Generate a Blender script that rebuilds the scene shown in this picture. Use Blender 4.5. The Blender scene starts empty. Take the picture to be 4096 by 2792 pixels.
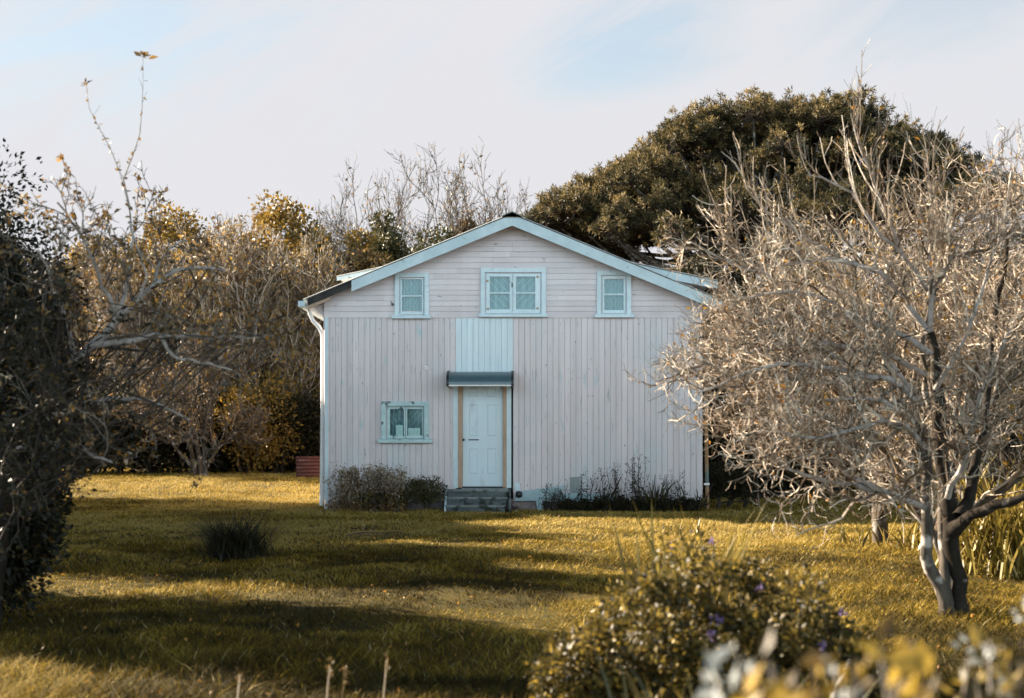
import bpy, math
import numpy as np
from mathutils import Vector
SC = bpy.context.scene
COL = SC.collection
RNG = np.random.default_rng(7)
FPX, CH, HY = 5689.0, 1.6, 1720.0          # photo focal length (px of 4096), eye height, horizon row
SUN_EL, SUN_AZ = math.radians(24), math.radians(28)   # azimuth measured behind the facade plane, sun on the left
SUN = np.array([-math.cos(SUN_EL) * math.cos(SUN_AZ), math.cos(SUN_EL) * math.sin(SUN_AZ), math.sin(SUN_EL)])


def P(px, py, d):
    return np.array([(px - 2048) * d / FPX, d, CH + (HY - py) * d / FPX])


def sstep(a, b, x):
    t = np.clip((np.asarray(x, float) - a) / (b - a), 0, 1)
    return t * t * (3 - 2 * t)


def gz(x, y):
    x = np.asarray(x, float); y = np.asarray(y, float)
    z = 0.25 * sstep(30, 40, y) * sstep(-2, -6, x) + 0.06 * sstep(40, 60, y)
    near = sstep(26.5, 22, y)
    z = z + near * (0.045 * np.sin(x * 0.9 + 0.4 * y) * np.sin(0.7 * y - 0.3 * x) + 0.03 * np.sin(2.3 * x + 1.7 + .8 * np.sin(y)) * np.sin(1.9 * y + np.sin(1.3 * x)) + 0.012 * np.sin(5.1 * x + y) * np.sin(4.3 * y - 1.1 * x))
    return z


# ------------------------------------------------------------------ materials
def new_mat(name):
    m = bpy.data.materials.new(name); m.use_nodes = True
    nt = m.node_tree
    for n in list(nt.nodes):
        nt.nodes.remove(n)
    out = nt.nodes.new('ShaderNodeOutputMaterial')
    return m, nt, out


def N(nt, t, **kw):
    n = nt.nodes.new(t)
    for k, v in kw.items():
        if k.startswith('i_'):
            n.inputs[k[2:].replace('_', ' ')].default_value = v
        else:
            setattr(n, k, v)
    return n


def ramp(nt, stops, fac):
    r = nt.nodes.new('ShaderNodeValToRGB')
    while len(r.color_ramp.elements) < len(stops):
        r.color_ramp.elements.new(0.5)
    for e, (p, c) in zip(r.color_ramp.elements, stops):
        e.position = p; e.color = (*c, 1) if len(c) == 3 else c
    nt.links.new(fac, r.inputs[0])
    return r.outputs[0]


VEG = 0.68


def leaf_mat(name, stops, transl=0.3, rough=0.5, spec=0.3):
    m, nt, out = new_mat(name)
    a = N(nt, 'ShaderNodeAttribute', attribute_name='tint')
    col = ramp(nt, [(q, tuple(v * VEG for v in c)) for q, c in stops], a.outputs['Fac'])
    p = N(nt, 'ShaderNodeBsdfPrincipled')
    p.inputs['Roughness'].default_value = rough
    p.inputs['Specular IOR Level'].default_value = spec
    nt.links.new(col, p.inputs['Base Color'])
    if transl > 0:
        t = N(nt, 'ShaderNodeBsdfTranslucent'); nt.links.new(col, t.inputs['Color'])
        mx = N(nt, 'ShaderNodeMixShader'); mx.inputs[0].default_value = transl
        nt.links.new(p.outputs[0], mx.inputs[1]); nt.links.new(t.outputs[0], mx.inputs[2])
        nt.links.new(mx.outputs[0], out.inputs[0])
    else:
        nt.links.new(p.outputs[0], out.inputs[0])
    return m


def solid_mat(name, c1, c2, scale=6.0, stretch=(1, 1, 1), rough=0.7, spec=0.3, tint=0.0, wear=None, wear_t=(0.62, 0.7), wear_scale=9.0,
              wear_stretch=(1, 1, 1), bump=0.0, metallic=0.0, detail=5.0, extra=None):
    """noise between two real colours, slight per-board tint, optional worn patches of a third colour"""
    m, nt, out = new_mat(name)
    tc = N(nt, 'ShaderNodeTexCoord')
    mp = N(nt, 'ShaderNodeMapping'); mp.inputs['Scale'].default_value = stretch
    nt.links.new(tc.outputs['Object'], mp.inputs[0])
    nz = N(nt, 'ShaderNodeTexNoise'); nz.inputs['Scale'].default_value = scale; nz.inputs['Detail'].default_value = detail
    nz.inputs['Roughness'].default_value = 0.6
    nt.links.new(mp.outputs[0], nz.inputs[0])
    col = ramp(nt, [(0.3, c1), (0.7, c2)], nz.outputs[0])
    if tint:
        a = N(nt, 'ShaderNodeAttribute', attribute_name='tint')
        mr = N(nt, 'ShaderNodeMapRange'); mr.inputs[3].default_value = 1 - tint; mr.inputs[4].default_value = 1 + tint * 0.5
        nt.links.new(a.outputs['Fac'], mr.inputs[0])
        mul = N(nt, 'ShaderNodeMix', data_type='RGBA', blend_type='MULTIPLY'); mul.inputs[0].default_value = 1
        cmb = N(nt, 'ShaderNodeCombineColor')
        for i in range(3):
            nt.links.new(mr.outputs[0], cmb.inputs[i])
        nt.links.new(col, mul.inputs[6]); nt.links.new(cmb.outputs[0], mul.inputs[7]); col = mul.outputs[2]
    for w in ([(wear, wear_t, wear_scale, wear_stretch)] if wear else []) + (extra or []):
        mp2 = N(nt, 'ShaderNodeMapping'); mp2.inputs['Scale'].default_value = w[3]
        nt.links.new(tc.outputs['Object'], mp2.inputs[0])
        n2 = N(nt, 'ShaderNodeTexNoise'); n2.inputs['Scale'].default_value = w[2]; n2.inputs['Detail'].default_value = 6
        nt.links.new(mp2.outputs[0], n2.inputs[0])
        f = ramp(nt, [(w[1][0], (0, 0, 0)), (w[1][1], (1, 1, 1))], n2.outputs[0])
        mx = N(nt, 'ShaderNodeMix', data_type='RGBA'); nt.links.new(f, mx.inputs[0])
        nt.links.new(col, mx.inputs[6]); mx.inputs[7].default_value = (*w[0], 1); col = mx.outputs[2]
    p = N(nt, 'ShaderNodeBsdfPrincipled')
    p.inputs['Roughness'].default_value = rough; p.inputs['Specular IOR Level'].default_value = spec; p.inputs['Metallic'].default_value = metallic
    nt.links.new(col, p.inputs['Base Color'])
    if bump:
        b = N(nt, 'ShaderNodeBump'); b.inputs['Strength'].default_value = bump; b.inputs['Distance'].default_value = 0.02
        nt.links.new(nz.outputs[0], b.inputs['Height']); nt.links.new(b.outputs[0], p.inputs['Normal'])
    nt.links.new(p.outputs[0], out.inputs[0])
    return m


M = {}
M['pink'] = solid_mat('pink_weathered_paint', (0.60, 0.535, 0.535), (0.695, 0.63, 0.63), 2.2, (1, 1, 0.25), 0.75, 0.15, tint=0.10,
                      wear=(0.20, 0.19, 0.18), wear_t=(0.655, 0.72), wear_scale=6.5, wear_stretch=(.8, 1, 2.8),
                      extra=[((0.58, 0.58, 0.60), (0.5, 0.9), 1.1, (1, 1, 0.5))])
M['pinkv'] = solid_mat('pink_weathered_boards', (0.61, 0.54, 0.54), (0.705, 0.635, 0.635), 2.0, (3, 1, 0.2), 0.75, 0.15, tint=0.07,
                       wear=(0.30, 0.33, 0.34), wear_t=(0.60, 0.76), wear_scale=4.0, wear_stretch=(5, 1, 0.5),
                       extra=[((0.54, 0.565, 0.585), (0.45, 0.8), 0.9, (1.3, 1, 0.6)), ((0.16, 0.17, 0.17), (0.69, 0.73), 16, (2.0, 1, 0.7)), ((0.44, 0.52, 0.54), (0.62, 0.74), 2.6, (2.2, 1, .8))])
M['blue'] = solid_mat('pale_blue_paint', (0.52, 0.63, 0.67), (0.64, 0.74, 0.77), 5, (1, 1, 1), 0.6, 0.25, tint=0.06,
                      wear=(0.30, 0.36, 0.37), wear_t=(0.68, 0.78), wear_scale=8)
M['fascia'] = solid_mat('grey_blue_fascia_paint', (0.42, 0.52, 0.55), (0.53, 0.63, 0.66), 4, (1, 1, 1), 0.6, 0.25, tint=0.08,
                        wear=(0.2, 0.25, 0.25), wear_t=(0.68, 0.78), wear_scale=6)
M['patch'] = solid_mat('pale_blue_patch_paint', (0.60, 0.69, 0.72), (0.70, 0.785, 0.81), 2.5, (4, 1, 0.3), 0.6, 0.25, tint=0.05,
                       wear=(0.44, 0.56, 0.64), wear_t=(0.55, 0.75), wear_scale=4, wear_stretch=(4, 1, 0.4))
M['door'] = solid_mat('smooth_white_door_paint', (0.55, 0.66, 0.71), (0.61, 0.71, 0.75), 2.5, (1, 1, .5), 0.4, 0.4, wear=(0.46, 0.53, 0.56), wear_t=(0.58, 0.72), wear_scale=3, wear_stretch=(1.5, 1, .5))
M['white'] = solid_mat('white_plastic', (0.74, 0.72, 0.70), (0.8, 0.78, 0.76), 5, (1, 1, 1), 0.4, 0.4)
M['rawwood'] = solid_mat('bare_brown_timber', (0.34, 0.235, 0.165), (0.50, 0.36, 0.26), 6, (6, 6, 0.6), 0.7, 0.2)
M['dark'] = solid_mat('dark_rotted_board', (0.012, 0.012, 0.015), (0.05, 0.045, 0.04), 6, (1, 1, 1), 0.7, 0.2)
M['black'] = solid_mat('black_plastic', (0.012, 0.014, 0.016), (0.022, 0.025, 0.027), 6, (1, 1, 1), 0.4, 0.4)
M['room'] = solid_mat('dim_interior_paint', (0.10, 0.11, 0.10), (0.14, 0.15, 0.14), 3)
M['iron'] = solid_mat('galvanised_roof_iron', (0.33, 0.34, 0.34), (0.46, 0.47, 0.47), 1.2, (1, 0.3, 1), 0.5, 0.4,
                      wear=(0.22, 0.14, 0.09), wear_t=(0.66, 0.8), wear_scale=2.5)
M['moss'] = solid_mat('mossy_roof_cap', (0.08, 0.10, 0.07), (0.22, 0.22, 0.19), 8)
M['rustpipe'] = solid_mat('rusted_pipe', (0.22, 0.11, 0.05), (0.36, 0.21, 0.11), 5, (1, 1, 1), 0.7, 0.3, wear=(0.12, 0.16, 0.15), wear_t=(0.5, 0.62), wear_scale=1.6)
M['rustsheet'] = solid_mat('rusty_red_iron', (0.075, 0.022, 0.016), (0.14, 0.05, 0.04), 3, (0.6, 1, 4), 0.6, 0.3, wear=(0.24, 0.15, 0.13), wear_t=(0.62, 0.75), wear_scale=4)
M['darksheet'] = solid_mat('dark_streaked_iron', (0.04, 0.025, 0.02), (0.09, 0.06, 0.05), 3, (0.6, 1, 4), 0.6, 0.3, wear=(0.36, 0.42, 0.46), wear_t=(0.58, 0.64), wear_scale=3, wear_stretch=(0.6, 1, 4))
M['treadedge'] = solid_mat('worn_lit_grey_tread', (0.14, 0.16, 0.155), (0.26, 0.28, 0.27), 5, (0.5, 1, 1.5), 0.85, 0.15, wear=(0.06, 0.07, 0.065), wear_t=(0.5, 0.62), wear_scale=6)  # paler than the risers: lit tread edges put into the colour
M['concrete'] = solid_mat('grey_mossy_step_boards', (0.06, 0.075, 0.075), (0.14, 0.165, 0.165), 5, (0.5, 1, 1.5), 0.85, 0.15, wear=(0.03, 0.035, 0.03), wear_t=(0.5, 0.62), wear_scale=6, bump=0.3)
M['plinth'] = solid_mat('grimy_plinth', (0.22, 0.18, 0.18), (0.36, 0.30, 0.30), 4, (1, 1, 1), 0.85, 0.1, wear=(0.06, 0.06, 0.055), wear_t=(0.48, 0.66), wear_scale=2.2)
M['greyvent'] = solid_mat('grey_board', (0.22, 0.25, 0.25), (0.30, 0.33, 0.33), 6)
M['plank'] = solid_mat('worn_pale_blue_plank', (0.30, 0.42, 0.45), (0.42, 0.54, 0.57), 5, (1, 1, 2), 0.75, 0.15, wear=(0.13, 0.17, 0.17), wear_t=(0.55, 0.66), wear_scale=5)
M['stone'] = solid_mat('grey_blue_stone', (0.34, 0.42, 0.44), (0.48, 0.55, 0.57), 7, bump=0.4)
M['greybark'] = solid_mat('grey_brown_bark', (0.022, 0.018, 0.014), (0.10, 0.083, 0.068), 9, (1, 1, 0.4), 0.9, 0.1, wear=(0.30, 0.27, 0.24), wear_t=(0.55, 0.66), wear_scale=6, bump=0.5)
M['darkbark'] = solid_mat('shade_darkened_bark', (0.010, 0.008, 0.006), (0.032, 0.026, 0.021), 9, (1, 1, 0.35), 0.95, 0.05, wear=(0.12, 0.105, 0.09), wear_t=(0.62, 0.70), wear_scale=9, bump=0.6)  # near-black colour carries the shaded sides of the apple trunks
M['bark'] = solid_mat('dark_mossy_bark', (0.035, 0.027, 0.02), (0.10, 0.08, 0.062), 9, (1, 1, 0.35), 0.9, 0.1, wear=(0.24, 0.215, 0.19), wear_t=(0.52, 0.64), wear_scale=7, bump=0.6)
M['lichenbark'] = solid_mat('lichen_grey_bark', (0.17, 0.145, 0.125), (0.38, 0.34, 0.31), 12, (1, 1, 0.5), 0.9, 0.1, wear=(0.10, 0.08, 0.06), wear_t=(0.58, 0.68), wear_scale=14, bump=0.5)
M['twig'] = leaf_mat('lichen_grey_twig', [(0, (0.085, 0.058, 0.038)), (0.35, (0.22, 0.16, 0.11)), (0.72, (0.54, 0.44, 0.34)), (1, (0.95, 0.82, 0.67))], 0.0, 0.9, 0.1)
M['browntwig'] = leaf_mat('grey_brown_twig', [(0, (0.07, 0.055, 0.045)), (0.6, (0.20, 0.165, 0.135)), (1, (0.34, 0.30, 0.26))], 0.0, 0.9, 0.1)
M['darktwig'] = leaf_mat('dark_brown_twig', [(0, (0.03, 0.024, 0.02)), (1, (0.10, 0.08, 0.065))], 0.0, 0.9, 0.1)
M['goldleaf'] = leaf_mat('golden_autumn_leaf', [(0, (0.12, 0.085, 0.03)), (0.5, (0.30, 0.19, 0.04)), (0.85, (0.42, 0.25, 0.04)), (1, (0.5, 0.27, 0.04))])
M['brownleaf'] = leaf_mat('brown_autumn_leaf', [(0, (0.08, 0.05, 0.022)), (0.5, (0.27, 0.165, 0.06)), (0.85, (0.42, 0.29, 0.13)), (1, (0.50, 0.25, 0.05))])
M['orangeleaf'] = leaf_mat('orange_leaf', [(0, (0.22, 0.10, 0.02)), (1, (0.55, 0.26, 0.04))])
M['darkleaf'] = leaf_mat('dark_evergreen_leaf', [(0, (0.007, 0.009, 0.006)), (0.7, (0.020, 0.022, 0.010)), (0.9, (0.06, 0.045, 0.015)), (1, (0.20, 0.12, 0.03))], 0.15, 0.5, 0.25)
M['hedgeleaf'] = leaf_mat('dark_hedge_leaf', [(0, (0.012, 0.012, 0.007)), (0.7, (0.04, 0.038, 0.016)), (1, (0.13, 0.095, 0.035))], 0.2, 0.6, 0.2)
M['ivyleaf'] = leaf_mat('ivy_leaf', [(0, (0.03, 0.035, 0.015)), (0.6, (0.09, 0.085, 0.03)), (1, (0.26, 0.20, 0.08))], 0.2, 0.5, 0.3)
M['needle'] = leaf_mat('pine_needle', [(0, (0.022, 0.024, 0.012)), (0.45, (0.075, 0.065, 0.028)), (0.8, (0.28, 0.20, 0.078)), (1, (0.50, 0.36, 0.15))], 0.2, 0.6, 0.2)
M['grass'] = leaf_mat('lawn_grass_blade', [(0, (0.035, 0.028, 0.009)), (0.4, (0.20, 0.132, 0.020)), (0.75, (0.48, 0.325, 0.048)), (0.96, (0.62, 0.45, 0.14)), (1, (0.60, 0.48, 0.25))], 0.22, 0.75, 0.08)
M['reed'] = leaf_mat('yellow_strap_leaf', [(0, (0.10, 0.08, 0.018)), (0.5, (0.28, 0.20, 0.035)), (1, (0.46, 0.34, 0.09))], 0.3, 0.45, 0.35)
M['strap'] = leaf_mat('green_strap_leaf', [(0, (0.025, 0.03, 0.014)), (0.6, (0.075, 0.072, 0.028)), (1, (0.20, 0.15, 0.05))], 0.25, 0.45, 0.35)
M['darkstrap'] = leaf_mat('dark_grass_leaf', [(0, (0.014, 0.015, 0.008)), (0.7, (0.04, 0.04, 0.02)), (1, (0.12, 0.10, 0.05))], 0.2, 0.5, 0.3)
M['bushleaf'] = leaf_mat('olive_bush_leaf', [(0, (0.03, 0.026, 0.009)), (0.5, (0.085, 0.065, 0.016)), (0.85, (0.28, 0.19, 0.034)), (1, (0.50, 0.33, 0.055))], 0.35, 0.5, 0.3)
M['dryflower'] = leaf_mat('dry_pale_seedhead', [(0, (0.16, 0.105, 0.05)), (0.5, (0.46, 0.35, 0.22)), (1, (0.80, 0.70, 0.58))], 0.3, 0.8, 0.1)
M['whiteleaf'] = leaf_mat('silver_white_leaf', [(0, (0.34, 0.36, 0.34)), (1, (0.62, 0.63, 0.61))], 0.3, 0.6, 0.2)
M['yellowleaf'] = leaf_mat('yellow_shrub_leaf', [(0, (0.07, 0.045, 0.015)), (0.5, (0.30, 0.19, 0.03)), (0.9, (0.58, 0.38, 0.06)), (1, (0.60, 0.48, 0.26))], 0.4, 0.5, 0.3)
M['purple'] = leaf_mat('purple_flower', [(0, (0.16, 0.10, 0.24)), (1, (0.36, 0.25, 0.44))], 0.3, 0.6, 0.2)
M['lace'] = None


# ------------------------------------------------------------------ mesh building
class MB:
    def __init__(s):
        s.V = []; s.F = []; s.T = []; s.n = 0

    def add(s, V, F, m=0, t=0.5):
        V = np.asarray(V, float).reshape(-1, 3); F = np.asarray(F, int)
        s.V.append(V); s.T.append(np.broadcast_to(np.asarray(t, float), (len(V),)).copy() if np.ndim(t) < 1 or len(t) == len(V) else np.repeat(t, len(V) // len(t)))
        s.F.append((F + s.n, m)); s.n += len(V)
        return s

    def box(s, x0, x1, y0, y1, z0, z1, m=0, t=0.5):
        V = [(x, y, z) for x in (x0, x1) for y in (y0, y1) for z in (z0, z1)]
        return s.add(V, [(0, 1, 3, 2), (4, 6, 7, 5), (0, 4, 5, 1), (2, 3, 7, 6), (0, 2, 6, 4), (1, 5, 7, 3)], m, t)

    def hexa(s, A, B, m=0, t=0.5):
        """two quads (4 points each) joined into a solid"""
        V = list(A) + list(B)
        return s.add(V, [(3, 2, 1, 0), (4, 5, 6, 7), (0, 1, 5, 4), (1, 2, 6, 5), (2, 3, 7, 6), (3, 0, 4, 7)], m, t)

    def prism(s, outline, y0, y1, m=0, t=0.5):
        """outline of (x, z) extruded along y"""
        n = len(outline)
        V = [(x, y0, z) for x, z in outline] + [(x, y1, z) for x, z in outline]
        F4 = [(i, (i + 1) % n, n + (i + 1) % n, n + i) for i in range(n)]
        s.add(V, F4, m, t)
        for base in (0, n):
            T3 = [(base, base + i, base + i + 1) for i in range(1, n - 1)]
            s.F.append((np.array(T3) + s.n - 2 * n, m))
        return s

    def tubes(s, pts, rad, sides=3, m=0, t=None):
        pts = np.asarray(pts, float); rad = np.asarray(rad, float)
        if pts.ndim == 2:
            pts = pts[None]
        n, k, _ = pts.shape; rad = np.broadcast_to(rad, (n, k)) if rad.size != n * k else rad.reshape(n, k)
        tan = np.gradient(pts, axis=1); tan /= np.linalg.norm(tan, axis=2, keepdims=True) + 1e-9
        ref = np.where(np.abs(tan.mean(1)[:, 2:3]) > 0.9, np.array([[1., 0, 0]]), np.array([[0., 0, 1]]))
        u = np.cross(tan, ref[:, None, :]); u /= np.linalg.norm(u, axis=2, keepdims=True) + 1e-9
        v = np.cross(tan, u)
        a = np.arange(sides) * 2 * math.pi / sides
        V = pts[:, :, None, :] + rad[:, :, None, None] * (np.cos(a)[None, None, :, None] * u[:, :, None, :] + np.sin(a)[None, None, :, None] * v[:, :, None, :])
        idx = np.arange(n * k * sides).reshape(n, k, sides)
        A = idx[:, :-1, :]; B = idx[:, 1:, :]
        F = np.stack([A, np.roll(A, -1, 2), np.roll(B, -1, 2), B], -1).reshape(-1, 4)
        if t is None:
            t = RNG.random(n)
        s.add(V.reshape(-1, 3), F, m, np.repeat(t, k * sides) if np.ndim(t) else t)
        return s

    def leaves(s, p, size, m=0, t=None, bias=None, bw=0.0, asp=0.55):
        """folded four-corner leaves at points p, random directions pulled towards bias"""
        n = len(p)
        size = np.broadcast_to(size, (n,))[:, None] * RNG.uniform(0.65, 1.3, (n, 1))
        a = RNG.normal(size=(n, 3)); a /= np.linalg.norm(a, axis=1, keepdims=True)
        if bias is not None:
            a = a * (1 - bw) + np.asarray(bias) * bw
            a /= np.linalg.norm(a, axis=1, keepdims=True) + 1e-9
        b = np.cross(a, RNG.normal(size=(n, 3))); b /= np.linalg.norm(b, axis=1, keepdims=True) + 1e-9
        c = np.cross(a, b)
        w = asp * 0.5
        V = np.stack([p, p + size * (a * .45 + b * w + c * .08), p + size * a, p + size * (a * .45 - b * w + c * .08)], 1)
        i = np.arange(n)[:, None] * 4
        F = np.concatenate([i + [0, 1, 2], i + [0, 2, 3]])
        if t is None:
            t = RNG.random(n)
        return s.add(V.reshape(-1, 3), F, m, np.repeat(t, 4))

    def blades(s, base, ln, w, lean=0.3, droop=0.4, k=4, m=0, t=None, az=None):
        n = len(base)
        ln = np.broadcast_to(ln, (n,)); w = np.broadcast_to(w, (n,))
        if az is None:
            az = RNG.random(n) * 2 * math.pi
        le = np.broadcast_to(lean, (n,)) * RNG.uniform(.4, 1.5, n); dr = np.broadcast_to(droop, (n,)) * RNG.uniform(.3, 1.6, n)
        h = np.stack([np.cos(az), np.sin(az), 0 * az], 1)
        tw = az + RNG.uniform(0.6, 2.5, n)
        side = np.stack([np.cos(tw), np.sin(tw), 0 * az], 1)
        S = np.linspace(0, 1, k)
        V = np.zeros((n, k, 2, 3))
        for j, q in enumerate(S):
            c = base + h * ((le * q + dr * q * q) * ln)[:, None]
            c[:, 2] += ln * (q - 0.45 * dr * q ** 3)
            ww = w * (1 - q ** 2.2) * (0.7 + 0.6 * min(q * 3, 1) * 0.5)
            V[:, j, 0] = c - side * (ww * .5)[:, None]; V[:, j, 1] = c + side * (ww * .5)[:, None]
        idx = np.arange(n * k * 2).reshape(n, k, 2)
        F = np.stack([idx[:, :-1, 0], idx[:, :-1, 1], idx[:, 1:, 1], idx[:, 1:, 0]], -1).reshape(-1, 4)
        if t is None:
            t = RNG.random(n)
        return s.add(V.reshape(-1, 3), F, m, np.repeat(t, 2 * k))

    def build(s, name, mats, parent=None, loc=None, smooth=False, world=True):
        """mesh object; vertices given in world space unless world=False"""
        V = np.concatenate(s.V); T = np.concatenate(s.T)
        off = np.zeros(3)
        if world:
            if parent is not None:
                r = parent
                while r is not None:
                    off = off + np.array(r.location); r = r.parent
            elif loc is not None:
                off = np.array(loc, float)
        V = V - off
        me = bpy.data.meshes.new(name)
        me.vertices.add(len(V)); me.vertices.foreach_set('co', V.astype(np.float32).ravel())
        L = np.concatenate([f.ravel() for f, _ in s.F]); sz = np.concatenate([np.full(len(f), f.shape[1]) for f, _ in s.F])
        mi = np.concatenate([np.full(len(f), m) for f, m in s.F])
        me.loops.add(len(L)); me.loops.foreach_set('vertex_index', L.astype(np.int32))
        me.polygons.add(len(sz)); me.polygons.foreach_set('loop_start', (np.cumsum(sz) - sz).astype(np.int32))
        me.polygons.foreach_set('material_index', mi.astype(np.int32))
        me.polygons.foreach_set('use_smooth', np.full(len(sz), bool(smooth)))
        at = me.attributes.new('tint', 'FLOAT', 'POINT'); at.data.foreach_set('value', T.astype(np.float32))
        for m in (mats if isinstance(mats, (list, tuple)) else [mats]):
            me.materials.append(m)
        me.update(calc_edges=True)
        me.validate()
        o = bpy.data.objects.new(name, me); COL.objects.link(o)
        if parent is not None:
            o.parent = parent
        elif loc is not None:
            o.location = loc
        return o


def tag(o, label, cat, group=None, kind=None):
    if label: o['label'] = label
    if cat: o['category'] = cat
    if group: o['group'] = group
    if kind: o['kind'] = kind
    return o


def thing(name, loc, label, cat, group=None):
    o = bpy.data.objects.new(name, None); COL.objects.link(o); o.location = loc; o.empty_display_size = 0.2
    return tag(o, label, cat, group)


def tree_top(r):
    return float(np.percentile(np.concatenate([np.array([v.co.z for v in c.data.vertices]) for c in r.children]), 99.8))


def copy_thing(r, loc, rz, sc, label):
    c = r.copy(); COL.objects.link(c); c.location = loc; c.rotation_euler = (0, 0, rz); c.scale = (sc[0], sc[0], sc[1]); c['label'] = label
    for ch in list(r.children):
        d = ch.copy(); COL.objects.link(d); d.parent = c
    return c


# ------------------------------------------------------------------ branch growing
def unit(a):
    return a / (np.linalg.norm(a, axis=-1, keepdims=True) + 1e-9)


def grow(par, prad, n, t0, t1, ang, ln, K=5, wob=0.25, up=0.1, rr=0.5, rmin=0.002, bias=None, shape=0.5, aj=0.25):
    Np, K0, _ = par.shape
    Mn = Np * n
    pi = np.repeat(np.arange(Np), n)
    t = t0 + (t1 - t0) * (np.tile(np.arange(n), Np) + RNG.random(Mn)) / n
    f = t * (K0 - 1); i0 = np.minimum(f.astype(int), K0 - 2); fr = (f - i0)[:, None]
    a = par[pi, i0]; b = par[pi, i0 + 1]
    pos = a + (b - a) * fr; tan = unit(b - a)
    r0 = (prad[pi, i0] * (1 - fr[:, 0]) + prad[pi, i0 + 1] * fr[:, 0]) * rr
    perp = unit(np.cross(tan, RNG.normal(size=(Mn, 3))))
    an = ang + RNG.normal(size=(Mn, 1)) * aj
    d = np.cos(an) * tan + np.sin(an) * perp
    if bias is not None:
        d = d + np.asarray(bias)
    d[:, 2] += up
    d = unit(d)
    L = ln * RNG.uniform(.55, 1.35, Mn) * (1 - shape * t)
    pts = np.zeros((Mn, K, 3)); pts[:, 0] = pos
    for k in range(1, K):
        d = d + wob * RNG.normal(size=(Mn, 3)); d[:, 2] += up * 0.6
        d = unit(d)
        pts[:, k] = pts[:, k - 1] + d * (L / (K - 1))[:, None]
    rad = np.maximum(r0, rmin)[:, None] * np.linspace(1, .35, K)[None]
    return pts, np.maximum(rad, rmin * .6)


def along(pts, n):
    """n random points on random polylines"""
    i = RNG.integers(0, len(pts), n); k = RNG.integers(0, pts.shape[1] - 1, n); f = RNG.random((n, 1))
    return pts[i, k] * (1 - f) + pts[i, k + 1] * f


def spline(pts, k):
    pts = np.asarray(pts, float)
    s = np.concatenate([[0], np.cumsum(np.linalg.norm(np.diff(pts, axis=0), axis=1))])
    q = np.linspace(0, s[-1], k)
    # catmull-rom style smoothing by dense linear + box filter
    dense = np.stack([np.interp(np.linspace(0, s[-1], k * 6), s, pts[:, i]) for i in range(3)], 1)
    w = 7; pad = np.concatenate([np.repeat(dense[:1], w // 2, 0), dense, np.repeat(dense[-1:], w // 2, 0)])
    sm = np.stack([np.convolve(pad[:, i], np.ones(w) / w, 'valid') for i in range(3)], 1)
    out = np.stack([np.interp(q, np.linspace(0, s[-1], k * 6), sm[:, i]) for i in range(3)], 1)
    out[0] = pts[0]; out[-1] = pts[-1]
    return out


def bare_tree_meshes(h, nl, c1, c2, c3, spread=0.45, up=0.12, lens=(.55, .28, .13, .06), rad=None, leafn=0, leafm=1, leafsize=.08, trunk_h=.55, rmin=.006, wob=.2, t0=.2,
                     leaf_levels=(2, 3), ang=(0.6, 0.7, 0.8), ln_shape=.4):
    rad = rad or 0.018 * h
    K = 7
    tp = np.zeros((1, K, 3)); tp[0, :, 2] = np.linspace(-.1, trunk_h * h, K)
    tp[0, 1:, :2] += np.cumsum(RNG.normal(size=(K - 1, 2)) * .012 * h, 0)
    tr = (rad * np.linspace(1.15, .5, K))[None]
    T = MB(); C = MB()
    T.tubes(tp, tr, 8, 0)
    l1, r1 = grow(tp, tr, nl, t0, 1, spread, lens[0] * h, 8, wob * .6, up, .62, rmin * 2, shape=.35, aj=.2)
    T.tubes(l1, r1, 6, 0)
    l2, r2 = grow(l1, r1, c1, .2, 1, ang[0], lens[1] * h, 6, wob, up, .55, rmin * 1.3, shape=ln_shape)
    C.tubes(l2, r2, 4, 0)
    last = [l1, l2]
    if c2:
        l3, r3 = grow(l2, r2, c2, .15, 1, ang[1], lens[2] * h, 5, wob, up, .6, rmin, shape=ln_shape)
        C.tubes(l3, r3, 3, 0); last.append(l3)
    if c3:
        l4, r4 = grow(l3, r3, c3, .1, 1, ang[2], lens[3] * h, 4, wob, up, .7, rmin * .8, shape=ln_shape)
        C.tubes(l4, r4, 3, 0); last.append(l4)
    if leafn:
        src = [last[i] for i in leaf_levels if i < len(last)]
        for q in src:
            C.leaves(along(q, leafn // len(src)), leafsize, leafm, bias=(0, 0, -.3), bw=.3)
    return T, C


def lobed_foliage(mb, centres, lr, per, leafsize, m=0, tint=(0, 1), flat=.8, out=.55, asp=.55):
    """leaves on and inside irregular lobes"""
    for c, r in zip(centres, lr):
        n = per if np.isscalar(per) else int(per)
        d = unit(RNG.normal(size=(n, 3))); q = RNG.random((n, 1)) ** .45
        p = c + d * q * r * np.array([1, 1, flat]) * RNG.uniform(.8, 1.15, (n, 1))
        t = np.clip(RNG.normal(.5, .25, n), tint[0], tint[1])
        mb.leaves(p, leafsize, m, t, bias=d, bw=out, asp=asp)


def lobes_in(center, radii, n, lr, surf=.6, zmin=None):
    d = unit(RNG.normal(size=(n, 3))); q = surf + (1 - surf) * RNG.random((n, 1))
    c = np.asarray(center) + d * q * np.asarray(radii)
    if zmin is not None:
        c[:, 2] = np.maximum(c[:, 2], zmin)
    return c, lr * RNG.uniform(.6, 1.3, n)


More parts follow.
